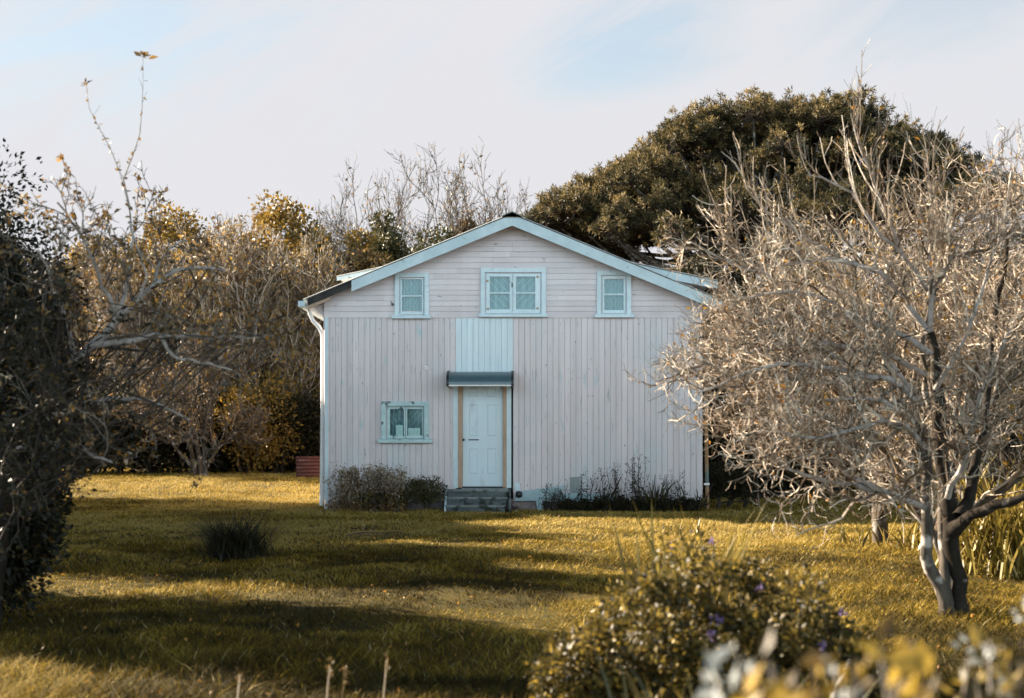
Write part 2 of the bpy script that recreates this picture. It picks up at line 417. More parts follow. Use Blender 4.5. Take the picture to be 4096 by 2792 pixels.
def leafy_tree(name, loc, h, radii, label, cat, leaf, twig, nl, lr, per, leafsize, group=None, trunk_r=.12, cz=.55, zmin=.3, bark='bark', flat=.85, asp=.55):
    r = thing(name, loc, label, cat, group)
    T = MB(); K = 6
    tp = np.zeros((1, K, 3)); tp[0, :, 2] = np.linspace(-.15, h * .75, K); tp[0, 1:, :2] += np.cumsum(RNG.normal(size=(K - 1, 2)) * .02 * h, 0)
    tr = (trunk_r * np.linspace(1.2, .35, K))[None]
    T.tubes(tp, tr, 8, 0)
    l1, r1 = grow(tp, tr, 12, .25, 1, .9, radii[0] * 1.0, 6, .15, .1, .6, .01)
    T.tubes(l1, r1, 5, 0)
    T.build('trunk', M[bark], r, world=False, smooth=True)
    C = MB()
    l2, r2 = grow(l1, r1, 6, .3, 1, .7, radii[0] * .5, 5, .2, .1, .6, .006)
    C.tubes(l2, r2, 3, 1)
    c, l = lobes_in((0, 0, h * cz), radii, nl, lr, zmin=zmin)
    lobed_foliage(C, c, l, per, leafsize, 0, flat=flat, asp=asp)
    C.build('crown', [M[leaf], M[twig]], r, world=False)
    return r
# ------------------------------------------------------------------ camera, sun, sky
EXPOSURE, CLOUD, SUNPOW = 2.65, 2.62, 5.0
cd = bpy.data.cameras.new('camera'); cam = bpy.data.objects.new('camera', cd); COL.objects.link(cam)
cam.location = (0, 0, CH); cam.rotation_euler = (math.pi / 2, 0, 0)
cd.sensor_width = 36; cd.lens = FPX / 4096 * 36; cd.shift_y = (HY - 1396) / 4096
cd.clip_start = 0.05; cd.clip_end = 3000
cd.dof.use_dof = True; cd.dof.focus_distance = 24.0; cd.dof.aperture_fstop = 2.2; cd.dof.aperture_blades = 9
SC.camera = cam
sl = bpy.data.lights.new('sun', 'SUN'); sl.energy = SUNPOW; sl.angle = math.radians(0.5); sl.color = (1, 0.86, 0.68)
so = bpy.data.objects.new('sun', sl); COL.objects.link(so)
so.rotation_euler = Vector(-SUN).to_track_quat('-Z', 'Y').to_euler(); so.location = tuple(SUN * 60)
SC.view_settings.view_transform = 'Standard'; SC.view_settings.look = 'None'; SC.view_settings.exposure = EXPOSURE
SC.render.film_transparent = False
SC.cycles.max_bounces = 6; SC.cycles.diffuse_bounces = 3; SC.cycles.glossy_bounces = 3; SC.cycles.transparent_max_bounces = 8
SC.cycles.sample_clamp_indirect = 6.0; SC.cycles.use_denoising = True
SC.render.film_transparent = False


def make_world():
    w = bpy.data.worlds.new('World'); SC.world = w; w.use_nodes = True
    nt = w.node_tree; bg = nt.nodes['Background']; bg.inputs[1].default_value = 0.05
    L = nt.links.new
    sky = N(nt, 'ShaderNodeTexSky', sky_type='NISHITA', sun_disc=False, sun_elevation=SUN_EL, sun_rotation=math.atan2(SUN[0], SUN[1]))
    sky.dust_density = 0.4
    tc = N(nt, 'ShaderNodeTexCoord'); d = tc.outputs['Generated']

    def noise(scale, rot, st, detail, dist):
        vr = N(nt, 'ShaderNodeVectorRotate', rotation_type='Y_AXIS'); L(d, vr.inputs['Vector']); vr.inputs['Angle'].default_value = rot
        mp = N(nt, 'ShaderNodeMapping'); mp.inputs['Scale'].default_value = st
        L(vr.outputs[0], mp.inputs[0])
        n = N(nt, 'ShaderNodeTexNoise'); n.inputs['Scale'].default_value = scale; n.inputs['Detail'].default_value = detail
        n.inputs['Roughness'].default_value = .55; n.inputs['Distortion'].default_value = dist
        L(mp.outputs[0], n.inputs[0]); return n.outputs[0]

    def mth(op, a, b=None, c=None):
        n = N(nt, 'ShaderNodeMath', operation=op)
        for i, v in enumerate((a, b, c)):
            if v is None: continue
            if isinstance(v, (int, float)): n.inputs[i].default_value = v
            else: L(v, n.inputs[i])
        return n.outputs[0]
    wisp = noise(5.5, math.radians(27), (0.45, 1, 2.0), 9, 1.1)
    streak = noise(9.0, math.radians(30), (0.30, 1, 1.7), 9, 1.4)
    big = noise(2.6, math.radians(20), (0.8, 1, 1.6), 6, 0.4)

    def blob(c, inv, r0, r1):
        s = N(nt, 'ShaderNodeVectorMath', operation='SUBTRACT'); L(d, s.inputs[0]); s.inputs[1].default_value = c
        rt = N(nt, 'ShaderNodeVectorRotate', rotation_type='Y_AXIS'); L(s.outputs[0], rt.inputs['Vector']); rt.inputs['Angle'].default_value = math.radians(18)
        m = N(nt, 'ShaderNodeVectorMath', operation='MULTIPLY'); L(rt.outputs[0], m.inputs[0]); m.inputs[1].default_value = inv
        ln = N(nt, 'ShaderNodeVectorMath', operation='LENGTH'); L(m.outputs[0], ln.inputs[0])
        v = mth('ADD', ln.outputs['Value'], mth('MULTIPLY', mth('SUBTRACT', wisp, 0.5), 1.5))
        mr = N(nt, 'ShaderNodeMapRange', interpolation_type='SMOOTHSTEP'); L(v, mr.inputs[0])
        mr.inputs[1].default_value = r0; mr.inputs[2].default_value = r1; mr.inputs[3].default_value = 1; mr.inputs[4].default_value = 0
        return mr.outputs[0]

    def dirn(px, py):
        v = np.array([(px - 2048) / FPX, 1, (HY - py) / FPX]); return tuple(v / np.linalg.norm(v))
    A = blob(dirn(500, -280), (3.7, 2, 8.8), .15, 1.15)
    B = blob(dirn(2540, 150), (10, 2, 21), .15, 1.1)
    Cc = blob(dirn(3950, -100), (6.5, 2, 11), .1, 1.0)
    sp = N(nt, 'ShaderNodeSeparateXYZ'); L(d, sp.inputs[0])
    hi = N(nt, 'ShaderNodeMapRange', interpolation_type='SMOOTHSTEP'); L(sp.outputs[2], hi.inputs[0]); hi.inputs[1].default_value = .33; hi.inputs[2].default_value = .6
    hib = mth('MULTIPLY', hi.outputs[0], ramp(nt, [(.45, (1, 1, 1)), (.65, (0.6, 0.6, 0.6))], big))
    blue = mth('MAXIMUM', mth('MAXIMUM', A, mth('MULTIPLY', B, .8)), mth('MAXIMUM', mth('MULTIPLY', Cc, .6), hib))
    up_ = N(nt, 'ShaderNodeMapRange', interpolation_type='SMOOTHSTEP'); L(sp.outputs[2], up_.inputs[0]); up_.inputs[1].default_value = .17; up_.inputs[2].default_value = .33
    sk = mth('MULTIPLY', ramp(nt, [(.50, (0, 0, 0)), (.68, (1, 1, 1))], streak), up_.outputs[0])
    blue = mth('MAXIMUM', mth('MULTIPLY', blue, ramp(nt, [(.36, (.25, .25, .25)), (.52, (1, 1, 1))], streak)), mth('MULTIPLY', sk, .45))
    mask = mth('SUBTRACT', 1.0, mth('MULTIPLY', blue, 0.55))
    # clouds behind the camera are brightened and tinted blue to light the shaded facade
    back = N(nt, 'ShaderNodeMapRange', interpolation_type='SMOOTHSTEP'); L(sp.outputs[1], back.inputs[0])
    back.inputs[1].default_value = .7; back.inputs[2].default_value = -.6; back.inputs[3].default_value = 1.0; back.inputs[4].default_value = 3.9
    cc = N(nt, 'ShaderNodeCombineColor')
    shade = ramp(nt, [(.3, (.985, .985, .985)), (.62, (1.01, 1.01, 1.01))], big)
    over = N(nt, 'ShaderNodeMapRange', interpolation_type='SMOOTHSTEP'); L(sp.outputs[2], over.inputs[0])
    over.inputs[1].default_value = .28; over.inputs[2].default_value = .55; over.inputs[3].default_value = 1.0; over.inputs[4].default_value = .03
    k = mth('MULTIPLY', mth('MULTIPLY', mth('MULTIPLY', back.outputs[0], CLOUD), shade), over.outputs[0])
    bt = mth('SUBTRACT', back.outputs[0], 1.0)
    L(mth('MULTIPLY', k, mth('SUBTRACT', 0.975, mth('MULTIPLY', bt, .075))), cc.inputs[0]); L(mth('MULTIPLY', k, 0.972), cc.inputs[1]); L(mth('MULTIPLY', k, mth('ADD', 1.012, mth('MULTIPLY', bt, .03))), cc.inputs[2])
    bl = N(nt, 'ShaderNodeMix', data_type='RGBA', blend_type='MULTIPLY'); bl.inputs[0].default_value = 1
    L(sky.outputs[0], bl.inputs[6]); bl.inputs[7].default_value = (0.50, 0.60, 0.56, 1)
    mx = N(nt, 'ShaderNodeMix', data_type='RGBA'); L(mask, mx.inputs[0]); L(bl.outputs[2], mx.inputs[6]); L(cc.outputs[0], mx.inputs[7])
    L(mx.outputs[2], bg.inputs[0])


make_world()


# ------------------------------------------------------------------ ground and lawn
def make_ground():
    xs = np.concatenate([[-600, -250, -100, -50], np.linspace(-30, 30, 121), [50, 100, 250, 600]])
    ys = np.concatenate([[-400, -100, -30], np.linspace(-8, 64, 145), [90, 150, 300, 900]])
    X, Y = np.meshgrid(xs, ys)
    V = np.stack([X, Y, gz(X, Y)], -1).reshape(-1, 3)
    i = np.arange(len(V)).reshape(len(ys), len(xs))
    F = np.stack([i[:-1, :-1], i[:-1, 1:], i[1:, 1:], i[1:, :-1]], -1).reshape(-1, 4)
    m = solid_mat('lawn_soil_and_thatch', (0.03, 0.024, 0.007), (0.09, 0.066, 0.018), 1.1, rough=0.95, spec=0.05, wear=(0.045, 0.04, 0.016), wear_t=(0.5, 0.66), wear_scale=5, bump=0.4, detail=8)
    o = MB().add(V, F).build('ground', m, smooth=True)
    o['kind'] = 'structure'; o['label'] = 'uneven yellowed lawn around the old timber house'


make_ground()


def vnoise(x, y, s, seed=0):
    r = np.random.default_rng(seed); G = r.random((64, 64))
    u = x / s; v = y / s; i = np.floor(u).astype(int); j = np.floor(v).astype(int); f = u - i; g = v - j
    f = f * f * (3 - 2 * f); g = g * g * (3 - 2 * g)
    q = lambda a, b: G[a % 64, b % 64]
    return (q(i, j) * (1 - f) + q(i + 1, j) * f) * (1 - g) + (q(i, j + 1) * (1 - f) + q(i + 1, j + 1) * f) * g


def make_grass():
    mb = MB(); n = 650000
    d = 4.8 + 44.2 * RNG.random(n) ** 1.25; x = (RNG.random(n) * 2 - 1) * (0.42 * d + 2.2)
    ok = ~((np.abs(x) < 3.8) & (d > 28.35) & (d < 39.5)) & ~((x > -1.35) & (x < 0) & (d > 27.55) & (d < 28.4))
    ok &= RNG.random(n) > .55 * sstep(.62, .80, vnoise(x, d, .9, 21) * .6 + vnoise(x, d, .3, 22) * .4)
    x = x[ok]; d = d[ok]; n = len(x)
    patch = vnoise(x, d, 0.8, 1) * .6 + vnoise(x, d, 0.25, 2) * .4; big = vnoise(x, d, 3.0, 3)
    h = (0.022 + 0.085 * patch ** 2 + 0.03 * RNG.random(n)) * (1.0 + 0.5 * sstep(13, 8, d)) * (.75 + .5 * big)
    # longer tufts towards the bottom left corner, beside the apple trunk and under the hedges
    tuft = np.maximum(sstep(-0.4, -1.8, x) * sstep(10.2, 8.8, d), sstep(2.6, 4.4, x) * sstep(16, 11, d) * .6)
    tuft = np.maximum(tuft, sstep(38.5, 41, d) * sstep(-3, -5, x) * .8)
    h = h * (1 + .9 * tuft * RNG.random(n))
    w = (0.0035 + 0.00036 * d) * RNG.uniform(.7, 1.4, n)
    t = np.clip(RNG.normal(.45, .2, n) + .35 * (big - .5) + .3 * (vnoise(x, d, 1.3, 5) - .5) + .42 * sstep(15, 24, d) + .5 * (vnoise(x, d, .45, 9) - .5) - .35 * sstep(.62, .8, vnoise(x, d, 1.7, 11)), 0, .96)  # grass toward the house tinted paler, lifting its sunlit brightness by colour
    t[RNG.random(n) < .012] = 1.0
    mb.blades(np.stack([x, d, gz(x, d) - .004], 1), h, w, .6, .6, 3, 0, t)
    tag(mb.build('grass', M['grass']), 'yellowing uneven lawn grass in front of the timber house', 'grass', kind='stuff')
    # fallen leaves scattered over it
    n = 900; d = 8 + 26 * RNG.random(n); x = (RNG.random(n) * 2 - 1) * .38 * d
    mb = MB().leaves(np.stack([x, d, gz(x, d) + RNG.uniform(.03, .09, n)], 1), .035, 0, RNG.random(n), bias=(0, 0, 0), bw=.0)
    tag(mb.build('fallen_leaves', M['orangeleaf']), 'small orange fallen leaves scattered over the lawn', 'leaves', kind='stuff')


make_grass()

# ------------------------------------------------------------------ the house
YF, YR, DEP = 28.4, 28.0, 10.6
hx = lambda px, d=YF: (px - 2048) * d / FPX
hz = lambda py, d=YF: CH + (HY - py) * d / FPX
RZ, SL, HS = 5.86, 0.411, 4.06          # ridge height, roof slope, half span to the eave
XL, XR = -3.75, 3.79
ZMID, ZB = hz(1268), hz(2004)
house = thing('house', (0, YF, 0), 'two storey pale pink timber house with blue trim, a gable front and a white door', 'house')
OPEN = [(1600, 1697, 1112, 1257), (1950, 2152, 1100, 1250), (2408, 2503, 1106, 1250), (1545, 1702, 1620, 1755), (1835, 2024, 1500, 1952)]
OPEN = [(hx(a), hx(b), hz(d), hz(c)) for a, b, c, d in OPEN]


def cut(a, b, blocks):
    out = [(a, b)]
    for p, q in blocks:
        nx = []
        for u, v in out:
            if q <= u or p >= v: nx.append((u, v)); continue
            if p > u: nx.append((u, p))
            if q < v: nx.append((q, v))
        out = nx
    return out


# horizontal weatherboards of the gable
mb = MB(); z = ZMID; pitch = .1085
while z < RZ - .1:
    z0 = z + RNG.normal() * .003; z1 = z + pitch + .006
    ex = lambda q: (RZ - .05 - q) / SL
    lo = [max(XL, -ex(z0)), min(XR, ex(z0))]; hi_ = [max(XL, -ex(z1)), min(XR, ex(z1))]
    if hi_[0] >= hi_[1]: hi_ = [-.005, .005]
    zc = z + pitch / 2
    blk = [(a, b) for a, b, c, d in OPEN if c < zc < d]
    joints = sorted(RNG.uniform(lo[0] + .5, lo[1] - .5, 2)) if lo[1] - lo[0] > 2 else []
    cutx = [lo[0]] + list(joints) + [lo[1]]
    for a, b in zip(cutx[:-1], cutx[1:]):
        for u, v in cut(a, b, blk):
            tu, tv = max(u, hi_[0]), min(v, hi_[1])
            yo = RNG.uniform(-.002, .002); j = .0015
            wob = RNG.uniform(-.004, .004, 2)
            V = [(u + j, YF - .022 + yo, z0 + wob[0]), (v - j, YF - .022 + yo, z0 + wob[1]), (tv, YF - .004, z1), (tu, YF - .004, z1), (u + j, YF + .004, z0 + wob[0]), (v - j, YF + .004, z0 + wob[1])]
            mb.add(V, [(0, 1, 2, 3), (4, 5, 1, 0)], 0, RNG.random())
    z += pitch
mb.build('gable_weatherboards', M['pink'], house)

# vertical boards of the lower wall, the patch above the door painted blue
mb = MB(); bw = (XR - XL) / 66
for i in range(66):
    u, v = XL + i * bw, XL + (i + 1) * bw; xc = (u + v) / 2
    zb = ZB + RNG.uniform(-.015, .01) + (.02 if xc > 2.5 else 0)
    blk = [(c, d) for a, b, c, d in OPEN if a < xc < b]
    inpatch = hx(1816) < xc < hx(2043); t = RNG.random()
    for a, b in cut(zb, ZMID + .004, blk):
        parts = [(a, b, 0)]
        if inpatch and b > hz(1300): parts = [(max(a, hz(1545)), b, 1)]
        elif inpatch: parts = [(a, b, 1)]
        yo = RNG.uniform(-.002, .002); g = .007 if not inpatch else .003
        for p, q, mm in parts:
            dy = .0145 if not inpatch else .0165
            V = [(u, YF, p), (u + g, YF - dy + yo, p), (v - g, YF - dy + yo, p), (v, YF, p), (u, YF, q), (u + g, YF - dy + yo, q), (v - g, YF - dy + yo, q), (v, YF, q)]
            mb.add(V, [(0, 1, 5, 4), (1, 2, 6, 5), (2, 3, 7, 6), (4, 5, 6, 7), (3, 2, 1, 0)], mm, t)
mb.build('front_wall_boards', [M['pinkv'], M['patch']], house)
o = MB().box(XL, XR, YF - .03, YF - .0165, ZMID - .02, ZMID + .0, 0).build('drip_strip', M['pink'], house)

# side and back walls (vertical boards), plinth, corner strip
mb = MB()
for xw, sgn in ((XL, -1), (XR, 1)):
    nb = 46; ys = np.linspace(YF + .004, YF + DEP, nb + 1)
    for a, b in zip(ys[:-1], ys[1:]):
        V = [(xw, a, .18), (xw + sgn * .016, a + .01, .18), (xw + sgn * .016, b - .01, .18), (xw, b, .18), (xw, a, 4.25), (xw + sgn * .016, a + .01, 4.25), (xw + sgn * .016, b - .01, 4.25), (xw, b, 4.25)]
        mb.add(V, [(0, 1, 5, 4), (1, 2, 6, 5), (2, 3, 7, 6)], 0, RNG.random())
mb.prism([(XL, .18), (XR, .18), (XR, 4.25), (0, RZ - .12), (XL, 4.25)], YF + DEP - .05, YF + DEP, 0)
mb.box(XL + .05, XR - .05, YF + 2.2, YF + 2.25, .18, 4.2, 1)
mb.box(XL + .05, XR - .05, YF + .1, YF + 2.2, .14, .18, 1)
mb.box(XL + .05, XR - .05, YF + .1, YF + 2.2, 2.66, 2.72, 1)
mb.build('side_walls', [M['pinkv'], M['room']], house)
MB().box(XL + .03, XR - .03, YF + .008, YF + DEP - .1, -.2, ZB + .05).build('plinth', M['plinth'], house)
MB().box(hx(1300), hx(1312), YF - .034, YF - .021, .08, ZMID).build('corner_strip', M['blue'], house)

# roof: corrugated slopes, ridge cap, barge boards, soffit, gutters
def slope_sheet(x0, z0, x1, z1, y0, y1, nw, amp=.009):
    ys = np.linspace(y0, y1, nw * 4 + 1); w = amp * np.sin(np.arange(len(ys)) * math.pi / 2)
    V = []
    for x, zz in ((x0, z0), (x1, z1)):
        V += [(x, y, zz + a) for y, a in zip(ys, w)]
    for x, zz in ((x0, z0), (x1, z1)):
        V += [(x, y, zz + a - .006) for y, a in zip(ys, w)]
    n = len(ys); i = np.arange(n - 1)
    F = np.concatenate([np.stack([i, i + 1, n + i + 1, n + i], 1), np.stack([2 * n + i, 3 * n + i, 3 * n + i + 1, 2 * n + i + 1], 1),
                        np.stack([n + i, n + i + 1, 3 * n + i + 1, 3 * n + i], 1), [[0, n, 3 * n, 2 * n], [n - 1, 2 * n - 1, 4 * n - 1, 3 * n - 1]]])
    return V, F


mb = MB()
for s in (-1, 1):
    V, F = slope_sheet(s * .02, RZ, s * (HS + .05), RZ - SL * (HS + .05), YR - .03, YF + DEP + .3, 140)
    mb.add(V, F, 0, .5)
roof = mb.build('roof', M['iron'], house)
mb = MB()
mb.prism([(-.2, RZ - .065), (0, RZ + .02), (.2, RZ - .065), (.2, RZ - .045), (0, RZ + .045), (-.2, RZ - .045)], YR - .05, YF + DEP + .3)
mb.build('ridge_cap', M['moss'], roof)


def barge(xa, xb, s, mat, name, w=.215, y0=YR, y1=YR + .03, drop=.018, j=0):
    za, zb_ = RZ - SL * xa - drop, RZ - SL * xb - drop
    A = [(s * xa, y0, za), (s * xb, y0, zb_), (s * xb, y0, zb_ - w), (s * xa, y0, za - w)]
    B = [(p[0], y1, p[2]) for p in A]
    if s > 0: A, B = A[::-1], B[::-1]
    return MB().hexa(A, B).build(name, M[mat], house)


barge(.0, 3.16, -1, 'fascia', 'barge_board')
barge(.0, HS + .04, 1, 'fascia', 'barge_board')
o = barge(3.165, HS - .03, -1, 'dark', 'barge_board', .13, YR + .03, YR + .06)
o['label'] = 'blackened rotten end of the barge board'
barge(3.6, HS - .02, -1, 'rawwood', 'rafter_end', .06, YR + .075, YR + .16, .15)
mb = MB()
for s in (-1, 1):
    za, zb_ = RZ - .05, RZ - SL * HS - .05
    A = [(s * .0, YR + .031, za), (s * HS, YR + .031, zb_), (s * HS, YR + .031, zb_ - .02), (s * .0, YR + .031, za - .02)]
    B = [(p[0], YF + .0, p[2]) for p in A]
    if s > 0: A, B = A[::-1], B[::-1]
    mb.hexa(A, B)
mb.build('gable_soffit', M['pink'], house)
for s, xw in ((-1, XL), (1, XR)):
    mb = MB()
    ze = RZ - SL * HS - .1
    mb.prism([(xw, ze + .02), (s * (HS - .04), ze + .0), (xw, ze - .24)] if s > 0 else [(xw, ze - .24), (s * (HS - .04), ze + .0), (xw, ze + .02)], YF + .05, YF + .09)
    mb.box(min(xw, s * (HS - .04)), max(xw, s * (HS - .04)), YF + .1, YF + DEP, ze - .01, ze + .01)
    mb.build('eave_soffit', M['pink'], house)
for s in (-1, 1):
    ze = RZ - SL * (HS + .05) - .03; a = s * (HS + .02); b = s * (HS + .15)
    x0, x1 = min(a, b), max(a, b)
    mb = MB().box(x0, x1, YR - .02, YR - .006, ze - .11, ze).box(x0, x1, YR - .006, YF + DEP + .2, ze - .11, ze - .095)
    mb.box(x0, x0 + .012, YR - .006, YF + DEP + .2, ze - .095, ze).box(x1 - .012, x1, YR - .006, YF + DEP + .2, ze - .095, ze)
    g = mb.build('gutter', M['fascia'], house)

yp = YF + .12
pp = [P(1238, 1222, yp), P(1239, 1262, yp), P(1252, 1285, yp), P(1282, 1312, yp), P(1291, 1335, yp), P(1290, 1600, yp), P(1287, 1960, yp), P(1285, 2022, yp)]
pp = spline(pp, 26)
MB().tubes(pp, np.full(26, .042), 10, 0).build('downpipe', M['white'], house, smooth=True)
mb = MB(); q = P(1306, 2036, YF - .1)
mb.tubes([q + [-.01, 0, 0], q + [-.005, -.02, .1], q + [0, -.03, .19]], [[.03, .045, .022]], 8)
mb.build('drain_shoe', M['white'], house, smooth=True)
yp = YF + .02
mb = MB().tubes(spline([P(2822, 1300, yp), P(2824, 1500, yp), P(2826, 1800, yp), P(2830, 2040, yp)], 12), np.full(12, .038), 8)
o = mb.build('downpipe', M['rustpipe'], house, smooth=True); o['label'] = 'rusted brown downpipe'
MB().box(hx(2815), hx(2838), YF - .03, YF - .025, hz(1940), hz(1932)).build('pipe_clip', M['white'], o)
MB().box(hx(2812), hx(2838), YF - .03, YF - .025, hz(1614), hz(1607)).build('pipe_clip', M['greyvent'], o)

# dormers that rise behind the main slopes
yd = 31.0
for s, xe in ((1, 4.48), (-1, 3.82)):
    zt = lambda x: 5.782 - .21 * x - (.05 if s < 0 else 0)
    mb = MB(); V, F = slope_sheet(s * .39, zt(.39) + .02, s * xe, zt(xe) + .02, yd - .05, yd + 5.5, 60)
    mb.add(V, F, 0)
    d_ = mb.build('dormer', M['iron'], house)
    fw = .17 if s > 0 else .075
    A = [(s * 1.2, yd, zt(1.2)), (s * xe, yd, zt(xe)), (s * xe, yd, zt(xe) - fw), (s * 1.2, yd, zt(1.2) - fw)]
    B = [(p[0], yd + .03, p[2]) for p in A]
    if s > 0: A, B = A[::-1], B[::-1]
    MB().hexa(A, B).build('dormer_fascia', M['fascia'], d_)
    xi = xe - .5
    out = [(s * .6, 5.5 - .4 * .6), (s * xi, 5.86 - .411 * xi), (s * xi, zt(xi) - .02), (s * .6, zt(.6) - .02)]
    MB().prism(out if s > 0 else out[::-1], yd + .3, yd + 5.3).build('dormer_wall', M['pink'], d_)

# windows
def lace_mat():
    m, nt, out = new_mat('patterned_lace_curtain')
    tc = N(nt, 'ShaderNodeTexCoord'); sp = N(nt, 'ShaderNodeSeparateXYZ'); nt.links.new(tc.outputs['Generated'], sp.inputs[0])
    L = nt.links.new

    def mth(op, a, b):
        n = N(nt, 'ShaderNodeMath', operation=op)
        for i, v in enumerate((a, b)):
            if isinstance(v, (int, float)): n.inputs[i].default_value = v
            else: L(v, n.inputs[i])
        return n.outputs[0]
    ax = mth('ABSOLUTE', mth('SUBTRACT', sp.outputs[0], .5), 0)
    f = mth('FRACT', mth('ADD', mth('SUBTRACT', mth('MULTIPLY', sp.outputs[2], 5.0), mth('MULTIPLY', ax, 7.0)), 10), 0)
    g = mth('FRACT', mth('MULTIPLY', sp.outputs[0], 8.0), 0)
    line = ramp(nt, [(0, (1, 1, 1)), (.06, (1, 1, 1)), (.13, (0, 0, 0))], f)
    pleat = ramp(nt, [(0, (.11, .17, .19)), (.5, (.20, .29, .30)), (1, (.11, .17, .19))], g)
    mx = N(nt, 'ShaderNodeMix', data_type='RGBA'); L(line, mx.inputs[0]); L(pleat, mx.inputs[6]); mx.inputs[7].default_value = (.30, .42, .44, 1)
    p = N(nt, 'ShaderNodeBsdfPrincipled'); p.inputs['Roughness'].default_value = .9; L(mx.outputs[2], p.inputs['Base Color'])
    L(p.outputs[0], out.inputs[0]); return m


def glass_mat():
    m, nt, out = new_mat('old_window_glass')
    t = N(nt, 'ShaderNodeBsdfTransparent'); t.inputs[0].default_value = (.86, .95, .95, 1)
    g = N(nt, 'ShaderNodeBsdfGlossy'); g.inputs[0].default_value = (.9, 1, 1, 1); g.inputs['Roughness'].default_value = .06
    fr = N(nt, 'ShaderNodeFresnel'); fr.inputs[0].default_value = 1.38
    ad = N(nt, 'ShaderNodeMath', operation='ADD'); nt.links.new(fr.outputs[0], ad.inputs[0]); ad.inputs[1].default_value = .015
    mx = N(nt, 'ShaderNodeMixShader'); nt.links.new(ad.outputs[0], mx.inputs[0]); nt.links.new(t.outputs[0], mx.inputs[1]); nt.links.new(g.outputs[0], mx.inputs[2])
    nt.links.new(mx.outputs[0], out.inputs[0]); return m


M['lace'] = lace_mat(); M['glass'] = glass_mat()
M['mint'] = solid_mat('flaking_mint_paint', (0.38, 0.52, 0.53), (0.52, 0.66, 0.66), 6, rough=.65, spec=.2, wear=(.10, .14, .14), wear_t=(.6, .68), wear_scale=7)


def frame(mb, x0, x1, z0, z1, wl, wt, y0, y1, m=0, wb=None):
    wb = wt if wb is None else wb
    mb.box(x0, x0 + wl, y0, y1, z0, z1, m, RNG.random()).box(x1 - wl, x1, y0, y1, z0, z1, m, RNG.random())
    mb.box(x0 + wl, x1 - wl, y0 + .002, y1, z1 - wt, z1, m, RNG.random())
    if wb > 0: mb.box(x0 + wl, x1 - wl, y0 + .002, y1, z0, z0 + wb, m, RNG.random())


def window(fr, sill, panes, bars, mat, cw=.085, hinges=None):
    x0, x1, z1, z0 = hx(fr[0]), hx(fr[1]), hz(fr[2]), hz(fr[3])
    mb = MB(); frame(mb, x0, x1, z0, z1, cw, cw, YF - .062, YF + .0, 0, 0)
    frame(mb, x0 + cw, x1 - cw, z0, z1 - cw, .018, .018, YF - .012, YF + .03, 0, .016)
    w = mb.build('window', M[mat], house)
    sx0, sx1, sz1, sz0 = hx(sill[0]), hx(sill[1]), hz(sill[2]), hz(sill[3])
    MB().hexa([(sx0, YF - .11, sz0), (sx1, YF - .11, sz0), (sx1, YF - .11, sz1 - .008), (sx0, YF - .11, sz1 - .008)], [(sx0, YF - .0, sz0), (sx1, YF - .0, sz0), (sx1, YF - .0, sz1 + .01), (sx0, YF - .0, sz1 + .01)]).build('sill', M[mat], w)
    ix0, ix1, iz0, iz1 = x0 + cw + .024, x1 - cw - .024, z0 + .022, z1 - cw - .024
    if len(panes) == 1: edges = [(ix0, ix1)]
    else:
        xm = (hx(panes[0][1]) + hx(panes[1][0])) / 2; edges = [(ix0, xm - .004), (xm + .004, ix1)]
    for (a, b), p in zip(edges, panes):
        px0, px1, pz1, pz0 = hx(p[0]), hx(p[1]), hz(p[2]), hz(p[3])
        mb = MB(); y0, y1 = YF - .030, YF + .02
        mb.box(a, px0, y0, y1, iz0, iz1, 0, RNG.random()).box(px1, b, y0, y1, iz0, iz1, 0, RNG.random())
        mb.box(px0, px1, y0 + .002, y1, pz1, iz1, 0, RNG.random()).box(px0, px1, y0 + .002, y1, iz0, pz0, 0, RNG.random())
        for zb_ in bars: mb.box(px0, px1, y0 + .008, y1 - .01, hz(zb_) - .014, hz(zb_) + .014, 0, .2)
        mb.build('sash', M[mat], w)
        MB().box(px0, px1, YF + .008, YF + .011, pz0, pz1).build('pane', M['glass'], w)
    # gathered curtain across the whole opening
    k = 61; xs = np.linspace(x0 + cw + .002, x1 - cw - .002, k); yy = YF + .085 + .014 * np.sin(np.arange(k) * 1.05) + .004 * RNG.normal(size=k)
    V = [(x, y, zz) for zz in (z0 + .0, z1 - cw) for x, y in zip(xs, yy)]; i = np.arange(k - 1)
    MB().add(V, np.stack([i, i + 1, k + i + 1, k + i], 1)).build('curtain', M['lace'], w)
    for h in hinges or []:
        hxx, hzz = hx(h[0]), hz(h[1])
        MB().box(hxx - .025, hxx + .025, YF - .034, YF - .0305, hzz - .018, hzz + .018).box(hxx - .006, hxx + .006, YF - .040, YF - .034, hzz - .026, hzz + .026).build('hinge', M['rawwood'], w)
    return w


w = window((1580, 1716, 1093, 1262), (1568, 1723, 1261, 1275), [(1608, 1688, 1118, 1250)], [1184], 'blue')
w['label'] = 'small upper window nearest the downpipe'
w = window((1923, 2183, 1073, 1258), (1916, 2191, 1257, 1269), [(1959, 2039, 1107, 1238), (2064, 2141, 1107, 1238)], [1172], 'blue',
           hinges=[(1950, 1125), (1952, 1236), (2150, 1108), (2150, 1234)])
w['label'] = 'wide double upper window above the door'
MB().box(hx(2046), hx(2050), YF - .04, YF - .0305, hz(1150), hz(1132)).build('latch', M['black'], w)
w = window((2387, 2524, 1084, 1257), (2378, 2535, 1256, 1271), [(2417, 2494, 1114, 1241)], [1178], 'blue')
w['label'] = 'small upper window nearest the bare apple tree'
w = window((1526, 1716, 1606, 1758), (1514, 1729, 1756, 1771), [(1560, 1616, 1636, 1742), (1629, 1690, 1636, 1742)], [], 'mint', cw=.09)
w['label'] = 'flaking ground floor window beside the door'
